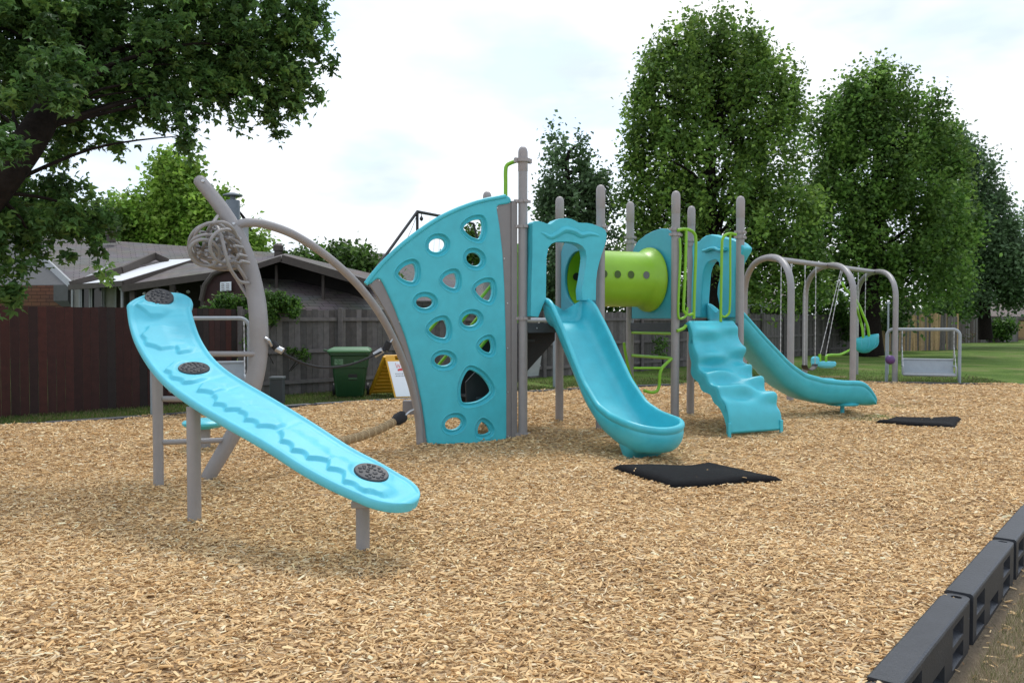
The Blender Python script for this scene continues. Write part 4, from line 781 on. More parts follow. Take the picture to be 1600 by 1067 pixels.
# --- rippled climbing ramp
m = MB(); o0 = S(aE+.17, -.08, 0); prof = cr([V(0, 0, 1.58), V(.06, 0, 1.50), V(.19, 0, 1.13), V(.30, 0, .88), V(.60, 0, .66), V(.82, 0, .50), V(.93, 0, .30), V(.96, 0, .05)], 14)
wd = .86; nu, nv = 46, len(prof); cum = [0]
for i in range(1, nv): cum.append(cum[-1]+(prof[i]-prof[i-1]).length)
SCOOPS = [(.32, .14, .9), (.85, .10, .5), (.95, .29, 1.15), (.30, .34, 1.2), (1.0, .45, 1.1), (.28, .52, 1.15), (.95, .61, 1.2), (.45, .70, 1.0), (1.0, .78, .8), (.1, .68, .5)]
rows = []; TOT = cum[-1]
for i in range(nv):
    p = prof[i]; tg = (prof[min(i+1, nv-1)]-prof[max(i-1, 0)]).normalized(); nx, nz = -tg.z, tg.x; t = cum[i]/TOT; row = []
    for j in range(nu+1):
        a = j/nu; ph = (t-.07)*5.6+.36*math.sin(a*PI*2.0+.4)+(.5 if False else 0); fr = ph % 1.0
        env = ss(.05, .14, t)*ss(.90, .80, t); amp = .085*(.55+.45*math.sin(a*PI*2+3.1*math.floor(ph)+.5)); h = 0
        for a0, t0, sz in SCOOPS:
            x = (t-t0)/.045; g_ = math.exp(-((a-a0)/.27)**2); h += sz*g_*(math.exp(-(x+.75)**2)*.062-math.exp(-((x-.7)**2))*.038)
        h = 1.35*h*ss(.02, .07, t)*ss(.985, .9, t)
        edge = .02*ss(.0, .03, a)*ss(1, .97, a)
        q = V(p.x, 0, p.z)+V(nx, 0, nz)*(h+edge-.01); row.append(o0+u*(wd*a+.10*t*(a-.1))-v*q.x+V(0, 0, q.z))
    rows.append(row)
back = [[q+v*.05*1.0-V(0, 0, .03) for q in r] for r in rows]
vs = [q for r in rows for q in r]; nb_ = len(vs); vs += [q for r in back for q in r]; W1 = nu+1; fs = []
for i in range(nv-1):
    for j in range(nu): a = i*W1+j; fs.append((a, a+1, a+W1+1, a+W1)); fs.append((nb_+a, nb_+a+W1, nb_+a+W1+1, nb_+a+1))
for i in range(nv-1):
    for j in (0, nu): a = i*W1+j; fs.append((a, a+W1, nb_+a+W1, nb_+a))
for j in range(nu):
    for i in (0, nv-1): a = i*W1+j; fs.append((a, a+1, nb_+a+1, nb_+a))
m.add(vs, fs); rk = obj('rippled_climbing_ramp', m, TURQ, PS, sharp=70)
# deep side walls of the ramp
for a in (.0, .86):
    m = MB(); top = [rows[i][0 if a == 0 else nu] for i in range(nv)]; inn = [q+v*(.03+.14*math.sin(PI*min(1, cum[i]/TOT*1.0)))-V(0, 0, .10*math.sin(PI*cum[i]/TOT)+.01) for i, q in enumerate(top)]; sg = u*(.012 if a == 0 else -.012)
    m.loft([[t_, i_, i_+sg, t_+sg] for t_, i_ in zip(top, inn)]); obj('ramp_side', m, TURQ, rk, sharp=50)
for a in (.0, .93):
    p = rows[-1][0]+u*a; m = MB().box(p+V(0, 0, .02)-u*.01-v*.02, (.045, .05, .22)); obj('ramp_leg', m, TURQ, rk, bevel=.01)
# --- lime rails, rungs
RP = S(0, -.10, 0)
def rail(px, plane, r=.019, n=6, name='grab_rail', nrm=None):
    P = [PL(x, y, plane, nrm or -v) for x, y in px]; return obj(name, MB().tube(cr(P, n), r, 10), LIMEM, PS)
rail([(1059, 360), (1066, 358.5), (1075, 359), (1083, 363), (1087, 372), (1087, 400), (1085, 460), (1084, 498)], RP, .024)
rail([(1072, 359), (1072, 380), (1070, 440), (1068, 480), (1070, 488), (1076, 492), (1083, 490)], RP, .022, n=4)
rail([(1062, 372), (1063, 400), (1060, 470), (1060, 494), (1064, 498), (1072, 493), (1074, 480)], RP, .018, n=4)
rail([(1150, 367), (1142, 365), (1134, 367), (1129, 374), (1128, 385), (1127, 440), (1126, 503)], RP, .022)
rail([(1141, 366), (1141, 400), (1141, 450), (1140, 484), (1137, 492), (1131, 495), (1127, 492)], RP, .018, n=4)
RQ = S(aE, .0, 0)
for z, a0_, a1_ in ((1.40, .08, 1.14), (1.03, .08, 1.14)):
    obj('rung', MB().tube([S(aE, a0_, z), S(aE, a1_, z)], .024, 10), LIMEM, PS)
rail([(1050, 560), (1041, 568), (1034, 576), (1031, 586), (1030, 602), (1026, 611), (1017, 613), (1006, 610)], S(aE-.1, 0, 0), .024, name='climber_rail')
rail([(990, 575), (1010, 575), (1033, 575)], S(aE-.1, 0, 0), .018, name='rung')
rail([(975, 535), (977, 550), (985, 585), (998, 610)], S(aE-.1, .9, 0), .022, name='climber_rail')
rail([(1058, 517), (1068, 513), (1072, 508)], RP, .024, name='ramp_bracket'); 
# tall lime hook pole on the high post, running down behind the panel
p = [PL(x, y, S(0, .18, 0), -v) for x, y in [(814, 248), (806, 252), (798, 255), (792, 259), (790, 268), (790, 300), (789, 420), (788, 560)]]
obj('climbing_pole', MB().tube(cr(p, 5), .027, 12), LIMEM, PS)
# stair handrails on the far left of the deck
for b in (.15, 1.1):
    m = MB(); m.tube(cr([S(-.02, b, 2.45), S(-.05, b, 2.47), S(-.10, b, 2.4), S(-.95, b, 1.45), S(-.98, b, 1.35), S(-.95, b, .7)], 6), .022, 10)
    m.tube([S(-.1, b, 1.75), S(-.95, b, .8)], .022, 10); obj('stair_handrail', m, LIMEM, PS)
for aa in (.42, .5): obj('grab_rail', MB().tube([S(aa, bD, 1.5), S(aa, bD, 2.75)], .02, 10), LIMEM, PS)
m = MB(); [m.tube([S(.02, bD-.05, z), S(.48, bD-.05, z+.12)], .018, 8) for z in (1.72, 2.1, 2.5)]; obj('lime_barrier', m, LIMEM, PS, fix=False)
# --- black stairs
for b in (.35, .98):
    st_px = [(749, 508), (868, 508), (867, 532), (858, 542), (822, 582), (774, 640), (729, 640), (728, 597), (742, 582), (748, 560)]
    Pn = S(0, .35, 0); m = MB().slab([PL(x, y, Pn, -v)+v*(b-.35) for x, y in st_px], v, .035); obj('stair_side', m, BLACK, PS, bevel=.004)
for k in range(5):
    z = .27+k*.26; m = MB().box(S(-.62+k*.21, .65, z), (.27, .62, .035), Matrix((u, v, V(0, 0, 1))).transposed()); obj('stair_tread', m, DECK, PS, bevel=.004)
# ------------------------------------------------------------------ wave board climber
BC = thing('wave_board_climber', 'long curved turquoise board on taupe legs with three black pads and a leaning pole', 'climber', tuple(G(440, 800)))
st = [((198, 478, 7.30), (299, 484, 7.55)), ((202, 508, 7.20), (303, 500, 7.46)), ((212, 536, 7.0), (313, 528, 7.30)), ((234, 572, 6.68), (330, 556, 7.05)), ((262, 602, 6.40), (352, 578, 6.83)),
      ((300, 630, 6.17), (385, 600, 6.62)), ((345, 657, 5.95), (428, 625, 6.41)), ((411, 694, 5.68), (487, 661, 6.15)), ((469, 731, 5.50), (547, 700, 5.97)), ((517, 757, 5.40), (594, 725, 5.86)), ((560, 776, 5.34), (628, 745, 5.78))]
Ls = cr([W(*a) for a, b in st], 14); Rs = cr([W(*b) for a, b in st], 14); nS = len(Ls)
def proj(p): q = p-CAM; dd_ = q.dot(FW); return (800+q.x/dd_*FPX, 533.5-q.dot(UPV)/dd_*FPX)
mids = [(a+b)/2 for a, b in zip(Ls, Rs)]; wv = [(b-a)/2 for a, b in zip(Ls, Rs)]
# rounded ends: extend the centre line beyond both end stations
d0 = (mids[0]-mids[6]).normalized(); d0 = V(-.06, .85, .38).normalized(); dE = (mids[-1]-mids[-8]).normalized()
cl = [0]
for i in range(1, nS): cl.append(cl[-1]+(mids[i]-mids[i-1]).length)
TL = cl[-1]; CAP0, CAPE = .34, .27
secs = []      # (centre, halfwidth vec, width factor, t metres)
for k in range(14, 0, -1): s = CAP0*math.sin(k/14*PI/2); secs.append((mids[0]+d0*s, wv[0], math.sqrt(max(0, 1-(s/CAP0)**2)) if k < 14 else .02, -s))
for i in range(nS): secs.append((mids[i], wv[i], 1.0, cl[i]))
for k in range(1, 15): s = CAPE*math.sin(k/14*PI/2); secs.append((mids[-1]+dE*s, wv[-1], math.sqrt(max(0, 1-(s/CAPE)**2)) if k < 14 else .02, TL+s))
# finer resampling of sections
def lob(x, y, cx, cy, rx, ry, nn, ph):
    k = abs(x-cx)/rx
    if k >= 1: return 0
    yl = cy-ry*math.sqrt(1-k*k)+.026*abs(math.sin(x*PI/.135+ph))**.8*2-.026; yu = cy+ry*.9*math.sqrt(1-k*k)+.02*math.sin(x*2*PI/.13+ph)
    return ss(0, .032, y-yl)*(1-.85*ss(cy, yu, y))*ss(0, .05, rx-abs(x-cx))
LOBS = [(-.06, .10, .13, .13, 9, 0), (.02, -.05, .20, .20, 11, 0), (.10, .14, .07, .10, 6, 1)]
SEG = [(.02, -.05), (.38, -.02), (.98, -.04), (1.30, .02), (1.62, .06), (2.15, -.06), (2.52, -.03), (2.72, -.10)]
LL = [(-.02, -.02, .15, .17, 8, 0), (.36, -.03, .21, .20, 8, 1), (.56, .09, .09, .11, 5, 2), (.93, -.03, .22, .19, 9, 2), (1.24, .0, .12, .14, 7, 1), (1.50, -.02, .20, .15, 8, 1), (1.80, .0, .22, .15, 9, 2), (2.22, -.02, .26, .15, 10, 2), (2.52, .0, .14, .14, 7, 1), (2.72, -.04, .20, .17, 9, 0)]
LL = [(a*TL/2.78, b, c*1.05, d, e, f) for a, b, c, d, e, f in LL]; FR = 1
PADS = []
def hit(px, py):      # where on the board's own surface a disc sits
    best = None
    for c_, w_, k_, t_ in secs:
        if k_ < .6: continue
        for j in range(-18, 19):
            q = c_+w_*k_*j/20; e = proj(q); dd = (e[0]-px)**2+(e[1]-py)**2
            if best is None or dd < best[0]: best = (dd, t_, w_.length*k_*j/20, q, c_)
    return best
HITS = [hit(303, 579.5), hit(578.5, 742), hit(249, 471)]
PADS = [(h[1], h[2]) for h in HITS]
def emb(t, a):
    h = 0
    pd = min(math.hypot(t-x, a-y) for x, y in PADS); 
    for cx, cy, rx, ry, nn, ph in LL:
        if abs(t-cx) < rx*1.4 and abs(a-cy) < ry*1.4: h = max(h, lob(t, a, cx, cy, rx, ry, nn, ph)*.029)
    return lerp(h, .012, ss(.165, .125, pd))
NA = 72; top = []; bot = []; dense = []
for i in range(len(secs)-1):
    n_ = 3 if 14 <= i < len(secs)-15 else 1
    for k in range(n_): f = k/n_; a, b = secs[i], secs[i+1]; dense.append((a[0].lerp(b[0], f), a[1].lerp(b[1], f), lerp(a[2], b[2], f), lerp(a[3], b[3], f)))
dense.append(secs[-1]); fr_ = []
for i, (c, wv_, k, t) in enumerate(dense):
    tg = (dense[min(i+1, len(dense)-1)][0]-dense[max(i-1, 0)][0]).normalized(); nn_ = tg.cross(wv_).normalized()
    if nn_.z < 0: nn_ = -nn_
    hw = wv_.length; fr_.append((c, nn_, tg)); r1 = []
    for j in range(NA+1):
        a = -1+2*j/NA; off = hw*k*a; ed = hw*k*(1-abs(a)); endd = min(1.0, min(CAP0+t, TL+CAPE-t)*4) 
        dd = min(ed, (CAP0+t)*.6+ (0 if t < 0 else 1), (TL+CAPE-t)*.6+(0 if t > TL else 1))
        z = .0 if dd < 1e-5 else 0
        z = .021*math.sqrt(max(0, min(1, dd/.02)*(2-min(1, dd/.02))))-.012*ss(.022, .05, dd)+emb(t, off)*ss(.05, .08, dd)
        r1.append(c+wv_.normalized()*off+nn_*z)
    prof_b = [(1.0, -.022), (.985, -.04), (.95, -.050), (.80, -.045), (.6, -.035), (0, -.032), (-.6, -.035), (-.80, -.045), (-.95, -.050), (-.985, -.04), (-1.0, -.022)]
    r2 = [c+wv_.normalized()*(hw*k*a)+nn_*b for a, b in prof_b]; top.append(r1+r2)
m = MB(); m.loft(top); bd = obj('curved_board', m, TURQL, BC, sharp=70)
def pad(hh, r=.116, lift=0):
    c = hh[3]; i = min(range(len(dense)), key=lambda q: (dense[q][0]-hh[4]).length); n0 = fr_[max(i, 60)][1]; c = c+fr_[i][1]*(.022+lift)
    m = MB().lathe(c, [(r+.006, -.025), (r+.006, .004), (r, .012), (r*.9, .010), (0, .010)], 36, ax=n0); p = obj('textured_pad', m, BLKPAD, bd)
    M_ = n0.to_track_quat('Z', 'Y').to_matrix(); b = MB(); pts = []
    for _ in range(600):
        q = V(random.uniform(-1, 1), random.uniform(-1, 1), 0)*r; rr = random.choice((.020, .015, .012))
        if q.length+rr < r*.96 and all((q-a).length > rr+b2+.0015 for a, b2 in pts): pts.append((q, rr))
    for q, rr in pts: b.lathe(c+M_ @ (q+V(0, 0, .008)), [(rr, 0), (rr*.95, .005), (rr*.6, .009), (0, .010)], 9, ax=n0)
    obj('pad_pebbles', b, BLKPAD, p, fix=False)
pad(HITS[0]); pad(HITS[1]); pad(HITS[2], lift=.012)
def leg(px, py0, px1, py1, d, r=.05, bol=None):
    g = G(px, py0); t = W(px1, py1, g.y+ (d or 0)); return obj('leg', MB().tube([g-V(0, 0, .1), V(g.x, g.y, t.z)], r, 18), POST, BC)
def leg2(gx, gy, ztop, r=.05):
    return obj('leg', MB().tube([V(gx, gy, -.1), V(gx, gy, ztop)], r, 20), POST, BC)
g1 = G(248, 770); leg2(g1.x, g1.y, 1.20, .046); g2 = G(304, 822); leg2(g2.x, g2.y, .93, .052); g3 = G(567, 861); l3 = leg2(g3.x, g3.y, .33, .048)
obj('leg_bracket', MB().box(V(g3.x, g3.y, .335), (.14, .12, .05)), POSTC, l3, bevel=.008)
PD = 8.1
pole = cr([W(x, y, d) for x, y, d in [(318, 762, 8.1), (330, 737, 8.1), (352, 700, 8.12), (378, 652, 8.15), (396, 600, 8.2), (404, 548, 8.25), (404, 500, 8.25), (398, 452, 8.3), (385, 402, 8.3), (366, 358, 8.3), (342, 320, 8.3), (313, 284, 8.3)]], 6)
k = len(pole); pr_ = [interp([(0, .068), (.2, .075), (.45, .092), (.6, .09), (.8, .075), (1, .064)], i/(k-1)) for i in range(k)]
dt = (pole[-1]-pole[-2]).normalized(); pole += [pole[-1]+dt*.03, pole[-1]+dt*.05, pole[-1]+dt*.062]; pr_ += [.056, .038, .008]
po = obj('leaning_pole', MB().tube(pole, pr_, 20), POST, BC)
bo = MB()
for x, y in ((317, 283), (365, 350), (375, 373)): bo.lathe(W(x, y, 8.235), [(.018, -.01), (.016, .008), (0, .012)], 10, ax=V(0, -1, 0))
obj('pole_bolts', bo, STEEL, po)
for ya, xa, yb, xb in ((553, 300, 553, 399), (623, 252, 625, 382), (691, 252, 687, 364)):
    obj('rung', MB().tube([W(xa, ya, g1.y+ (0 if xa < 290 else .3)), W(xb, yb, 8.18)], .026, 12), POST, BC)
# looping tube lattice on the pole
LT = MB()
def ring(pts, r=.016): LT.tube(cr([W(x, y, d) for x, y, d in pts], 8, closed=True), r, 10, closed=True, caps=False)
def run(pts, r=.017): LT.tube(cr([W(x, y, d) for x, y, d in pts], 8), r, 10)
def ell(cx, cy, rx, ry, rot, d, dd=.25, r=.016):
    p = []
    for k in range(14): t = 2*PI*k/14; a = rx*math.cos(t); b = ry*math.sin(t); q = R(rot); p.append((cx+a*math.cos(q)-b*math.sin(q), cy+a*math.sin(q)+b*math.cos(q), d+dd*math.sin(t+1)))
    ring(p, r)
ell(325, 383, 30, 32, 10, 8.1); ell(330, 377, 27, 29, 25, 7.9, .18); ell(334, 392, 38, 24, 15, 8.0, .3); ell(320, 395, 24, 20, 20, 7.8, .15); ell(347, 372, 26, 22, 60, 8.0, .3); ell(345, 398, 30, 18, 25, 8.2, .25); ell(340, 404, 36, 16, 12, 8.25, .2); ell(352, 385, 24, 26, -10, 7.85, .2); ell(326, 372, 20, 22, 0, 8.3, .1)
ell(360, 395, 26, 20, 50, 8.15, .25)
run([(340, 338, 8.2), (332, 352, 8.0), (328, 375, 7.9), (336, 392, 7.95), (352, 398, 8.1), (368, 388, 8.25)])
run([(337, 350, 7.9), (345, 368, 7.8), (352, 395, 7.8), (358, 415, 7.85), (366, 430, 7.95), (375, 440, 8.05), (388, 442, 8.2)])
run([(350, 410, 8.3), (365, 428, 8.3), (376, 446, 8.3), (386, 462, 8.28), (394, 474, 8.25)])
run([(362, 402, 8.1), (374, 420, 8.1), (384, 436, 8.2)])
for x, y in ((302, 385), (305, 372), (312, 362), (322, 368), (330, 358), (318, 380), (328, 384), (310, 395), (322, 398), (340, 362), (345, 372), (352, 358), (342, 385), (356, 372), (366, 384), (372, 398), (376, 408), (360, 408)):
    run([(x, y, 7.85), (x+6, y+1, 7.95), (x+13, y+3, 8.05)], .015)
obj('looping_tube_climber', LT, POST, BC, fix=False)
arch = cr([W(x, y, d) for x, y, d in [(368, 356, 8.3), (376, 350, 8.3), (392, 348, 8.35), (415, 351, 8.45), (455, 365, 8.65), (498, 391, 8.9), (538, 424, 9.15), (570, 458, 9.4), (598, 498, 9.65), (622, 545, 9.95), (642, 600, 10.25), (653, 652, 10.4)]]+[G(656, 697), G(656, 697)-V(0, 0, .1)], 7)
obj('thin_arch', MB().tube(arch, .044, 16), POST, BC)
# ------------------------------------------------------------------ ropes
RB = thing('black_rope', 'thin black rope sagging between the thick curved pole and the thin arch', 'rope', tuple(W(500, 575, 9)))
ra, rb_ = W(424, 537, 8.25), W(622, 530, 9.72)
rp_ = cr([ra, W(440, 550, 8.35), W(470, 566, 8.6), (W(505, 574, 8.9)), W(545, 570, 9.2), W(585, 555, 9.5), W(606, 543, 9.65)], 10); obj('rope', MB().tube(rp_, .013, 8), ROPEB, RB)
for (x0, y0, x1, y1, d) in ((428, 541, 438, 547, 8.3), (591, 552, 603, 545, 9.6)): obj('ferrule', MB().tube([W(x0+4, y0+3, d), W(x1+4, y1+2, d)] if x0 < 500 else [W(x0-6, y0+3, d), W(x1-5, y1+2, d)], .034, 12), STEEL, RB)
for (x0, y0, x1, y1, d) in ((419, 531, 428, 540, 8.3), (608, 534, 602, 547, 9.65)): obj('black_end', MB().tube([W(x0, y0, d), W(x1, y1, d)] if x0 > 500 else [W(x0+6, y0+5, d), W(x1+5, y1+4, d)], .04, 10), ROPEB, RB)
obj('shackle', MB().tube(cr([W(605, 549, 9.65), W(607, 540, 9.68), W(613, 530, 9.75)], 5), .01, 8).tube(cr([W(414, 528, 8.2), W(420, 532, 8.2), W(424, 540, 8.25)], 5), .016, 8), STEEL, RB, fix=False)
RT = thing('tan_rope', 'thick tan net rope with a black sleeve rising to the foot of the thin arch', 'rope', tuple(G(560, 700)))
rp_ = cr([W(385, 655, 8.25), W(430, 684, 8.5), W(480, 697, 8.9), W(540, 688, 9.4), W(585, 674, 9.75), W(615, 659, 10.0), W(622, 655, 10.05)], 12); mm = MB(); mm.tube(rp_, .048, 14); obj('rope', mm, ROPET, RT)
def helix(path, r, pitch, sgn):
    out = []; acc = 0
    for i in range(len(path)-1):
        a, b = path[i], path[i+1]; d = (b-a); T = d.normalized(); x = T.cross(V(0, 0, 1)).normalized(); y = T.cross(x)
        for k in range(6): t = k/6; th = sgn*(acc+d.length*t)/pitch*2*PI; out.append(a.lerp(b, t)+(x*math.cos(th)+y*math.sin(th))*r)
        acc += d.length
    return out
for sg in (1, -1):
    obj('net_strand', MB().tube(helix(rp_, .05, .10, sg), .006, 5), mat('pale_cord', (.50, .38, .22), .8), RT)
obj('black_sleeve', MB().tube([W(615, 659, 10.0), W(620, 656, 10.05), W(630, 650, 10.1), W(634, 648, 10.1)], [.05, .075, .075, .05], 12), ROPEB, RT)
obj('rope_shackle', MB().tube(cr([W(632, 650, 10.1), W(640, 643, 10.15), W(646, 640, 10.2)], 4), .013, 8), STEEL, RT)
obj('anchor_block', MB().box(W(642, 636, 10.6)-V(0, 0, 0), (.2, .12, .18)), PLATE, BC, bevel=.01)
# ------------------------------------------------------------------ stepping pod
g = G(322, 692); SP = thing('stepping_pod', 'round turquoise stepping pod on a short taupe pedestal behind the board legs', 'stepping pod', tuple(g))
SP.location = (W(319, 690, 10.3).x, 10.3, 0); c = Vector(SP.location)
obj('pedestal', MB().tube([c-V(0, 0, .1), c+V(0, 0, .26)], .075, 16), POST, SP)
obj('pod_seat', MB().lathe(c+V(0, 0, .24), [(.08, 0), (.20, .02), (.255, .06), (.26, .085), (.24, .105), (.15, .125), (.05, .13), (0, .128)], 28), TURQ, SP)
# ------------------------------------------------------------------ swing set
def P2(px, d): return V((px-800)/FPX*d, d, 0)
near = [P2(1235.5, 16.3), P2(1333, 18.7), P2(1399, 21.3)]; far = [P2(1163, 19.2), P2(1258, 21.9), P2(1338, 24.7)]; ZT = 2.93
SW = thing('swing_frame', 'tall taupe swing frame of three round topped arches and one long beam', 'swing frame', tuple((near[1]+far[1])/2))
mid = []
for a, b in zip(near, far):
    b_ = a+(b-a); d = (b_-a); Ln = d.length; d.normalize(); rr = .80; pts = [a-V(0, 0, .1), a+V(0, 0, ZT-rr-.5), a+V(0, 0, ZT-rr)]
    for k in range(1, 20): t = PI*k/20; pts.append(a+d*(Ln/2)*(1-math.copysign(abs(math.cos(t))**.85, math.cos(t)))+V(0, 0, ZT-rr+rr*math.sin(t)**.85))
    pts += [b_+V(0, 0, ZT-rr), b_+V(0, 0, ZT-rr-.5), b_-V(0, 0, .1)]
    obj('arch', MB().tube(pts, .068, 14), POST, SW); mid.append((a+b_)/2+V(0, 0, ZT))
bmn = obj('beam', MB().tube([mid[0], mid[1], mid[2]], .06, 14), POST, SW)
def onbeam(px):      # point on the beam that lies in the given pixel column
    best = min(((mid[i].lerp(mid[i+1], k/200)) for i in (0, 1) for k in range(201)), key=lambda p: abs(800+p.x/p.y*FPX-px)); return best.copy()
def chain(p, q, r=.011):
    n = max(4, int((q-p).length/.06)); pts = [p.lerp(q, i/n) for i in range(n+1)]; return MB().tube(pts, [r*(1.25 if i % 2 else .55) for i in range(n+1)], 6)
def belt(pxa, pxb, label, seat_z=.62, shift=V(0, 0, 0)):
    a, b = onbeam(pxa), onbeam(pxb); t = thing('belt_swing', label, 'swing', tuple(V((a.x+b.x)/2, (a.y+b.y)/2, seat_z)), 'black belt swings on the taupe frame')
    for p in (a, b):
        obj('hanger', MB().tube([p-V(0, 0, .03), p-V(0, 0, .14)], .02, 8), STEEL, t)
        obj('chain', chain(p-V(0, 0, .12), V(p.x, p.y, seat_z+.05)+shift), CHAIN, t)
    A_, B_ = V(a.x, a.y, seat_z+.05)+shift, V(b.x, b.y, seat_z+.05)+shift; d = (B_-A_).normalized(); s_ = V(d.y, -d.x, 0)*.07
    pts = cr([A_, A_.lerp(B_, .12)-V(0, 0, .08), A_.lerp(B_, .5)-V(0, 0, .13), A_.lerp(B_, .88)-V(0, 0, .08), B_], 5)
    m = MB(); m.loft([[p-s_, p+s_, p+s_-V(0, 0, .012), p-s_-V(0, 0, .012)] for p in pts]); obj('belt_seat', m, BLACK, t, sharp=50)
belt(1220, 1236, 'black belt swing whose seat hides behind the right slide', .62)
belt(1257, 1274, 'black belt swing with its seat seen beside the far swing leg', .50)
TS = thing('tandem_swing', 'two person swing with lime arms, small turquoise seat and large turquoise bucket', 'tandem swing', tuple(onbeam(1340)-V(0, 0, 2)))
hA = onbeam(1313); hB = onbeam(1345); dS = hA.y
for e in ((1281, 556), (1290, 556)): obj('chain', chain(hA-V(0, 0, .05)+V(.03 if e[0] > 1285 else 0, 0, 0), W(e[0], e[1], dS)), CHAIN, TS)
for p, e in ((onbeam(1340), (1340, 525)), (onbeam(1352), (1351, 525))): obj('chain', chain(p-V(0, 0, .05), W(e[0], e[1], p.y)), CHAIN, TS)
dT = onbeam(1346).y
for pp in ([(1316, 441), (1320, 450), (1330, 461), (1340, 473), (1350, 495), (1356, 512), (1358, 528)], [(1331, 470), (1338, 482), (1344, 500), (1348, 516), (1349, 545)]):
    obj('lime_arm', MB().tube(cr([W(x, y, dS+.3 if i < 2 else dT) for i, (x, y) in enumerate(pp)], 6), .035, 10), LIMEM, TS)
obj('lime_arm', MB().tube(cr([W(1291, 566, dS), W(1291, 557, dS), W(1297, 554.5, dS+.1), (W(1312, 554, dS+.5)), W(1322, 550, dS+.8), W(1331, 546, dT), W(1345, 546, dT)], 6), .032, 10), LIMEM, TS)
obj('lime_arm', MB().tube([W(1281, 572, dS), W(1281, 553, dS)], .036, 10), LIMEM, TS)
m = MB(); c = W(1353, 526, dT); rings = []
for z, rx, ry, ox in ((0, .33, .2, 0), (-.03, .34, .21, 0), (-.18, .33, .2, 0), (-.32, .25, .16, -.03), (-.42, .14, .1, -.05), (-.44, .05, .04, -.05)): rings.append([c+V(rx*math.cos(2*PI*k/24)+ox, ry*math.sin(2*PI*k/24), z+.08*math.cos(2*PI*k/24)*(1 if z > -.1 else 0)) for k in range(24)])
inn = [[p+(c-p)*.12-V(0, 0, .0) for p in rings[0]], [c+(p-c)*.75-V(0, 0, .22) for p in rings[0]], [c+(p-c)*.3-V(0, 0, .3) for p in rings[0]]]
m.loft(inn[::-1]+rings); bs = obj('bucket_seat', m, TURQ, TS, sharp=60)
m = MB()
for k in range(5): t = R(200+k*35); m.tube(cr([c+V(.33*math.cos(t), .2*math.sin(t), -.06), c+V(.30*math.cos(t), .19*math.sin(t), -.24), c+V(.12*math.cos(t)-.04, .09*math.sin(t), -.40)], 4), .012, 6)
obj('seat_rib', m, TURQL, bs, fix=False)
m = MB(); c = W(1291, 569, dS); m.lathe(c, [(0, -.10), (.16, -.09), (.24, -.04), (.25, .03), (.22, .07), (.16, .05), (0, .0)], 22, sy=.6); m.lathe(c+V(-.28, 0, .06), [(0, -.12), (.10, -.10), (.13, 0), (.12, .10), (.05, .14), (0, .14)], 16, sx=.9, sy=.5); obj('small_seat', m, TURQL, TS, fix=False)
# ------------------------------------------------------------------ bench swings
def bench(label_f, label_s, grp, L0, R0, ztop, bx0, bx1, bz0, bz1, depth=.5, flip=1, r=.04, skew=0):
    f = thing('bench_frame', label_f, 'swing frame', tuple((L0+R0)/2)); d = (R0-L0).normalized(); q = V(-d.y, d.x, 0); rr = .16; pts = [L0-V(0, 0, .1), L0+V(0, 0, ztop-rr)]
    for k in range(1, 7): t = PI/2*k/7; pts.append(L0+d*rr*(1-math.cos(t))+V(0, 0, ztop-rr+rr*math.sin(t)))
    pts.append(R0-d*rr+V(0, 0, ztop))
    for k in range(1, 7): t = PI/2*k/7; pts.append(R0-d*rr*(1-math.sin(t))+V(0, 0, ztop-rr+rr*math.cos(t)))
    pts += [R0+V(0, 0, ztop-rr), R0-V(0, 0, .1)]; obj('tube_frame', MB().tube(pts, r, 12), GALV, f)
    s = thing('hanging_bench', label_s, 'bench', tuple((L0+R0)/2+V(0, 0, bz0))); ln = (R0-L0).length; a, b = L0+d*bx0, L0+d*bx1; th = depth*flip
    bk = [a+V(0, 0, bz0)+q*.0, b+V(0, 0, bz0), b+V(0, 0, bz1)+q*.12*flip, a+V(0, 0, bz1)+q*.12*flip]; obj('backrest', MB().slab(bk, q, .03), GALV, s, bevel=.008)
    obj('seat', MB().slab([a+V(0, 0, bz0-.02), b+V(0, 0, bz0-.02), b+V(0, 0, bz0+.03)-q*th, a+V(0, 0, bz0+.03)-q*th], V(0, 0, 1), .04), GALV, s, bevel=.01)
    m = MB(); m.tube([a+V(0, 0, bz1)+q*.12*flip, b+V(0, 0, bz1)+q*.12*flip], .025, 8); obj('top_rail', m, GALV, s); m = MB(); m.tube([a+V(0, 0, bz0+.01)-q*th, b+V(0, 0, bz0+.01)-q*th], .035, 8); obj('front_rail', m, GALV, s)
    for e in (a, b):
        top = V(e.x, e.y, ztop-.02); sp = e+V(0, 0, ztop-(ztop-bz1)*.55); obj('hanger', MB().tube([top, top-V(0, 0, .10)], .02, 8), STEEL, s)
        obj('chain', chain(top-V(0, 0, .1), sp), CHAIN, s); obj('chain', chain(sp, e+V(0, 0, bz0+.2)-q*th*.95), CHAIN, s); obj('chain', chain(sp, e+V(0, 0, bz1-.05)+q*.1*flip), CHAIN, s)
        obj('armrest', MB().tube(cr([e+V(0, 0, bz0)-q*th, e+V(0, 0, bz0+.2)-q*th, e+V(0, 0, bz0+.24)-q*th*.7, e+V(0, 0, bz0+.22)+q*.05*flip], 5), .02, 8), GALV, s)
    return f, s
b0 = P2(1386, 21.6); b1 = P2(1500, 21.0)
bench('grey tube bench swing frame at the far right by the lawn', 'pale grey hanging bench at the far right, seen square from behind', None, b0, b1, 1.36, .36, 1.56, .20, .58, .42)
c0, c1 = P2(237, 13.9), P2(389, 14.4)
bench('grey tube bench swing frame standing behind the turquoise board by the red fence', 'grey hanging bench mostly hidden behind the turquoise board', None, c0, c1, 1.63, .30, 1.48, .42, .86, .42, r=.035)
e0, e1 = P2(752, 18.3), P2(867, 20.0)
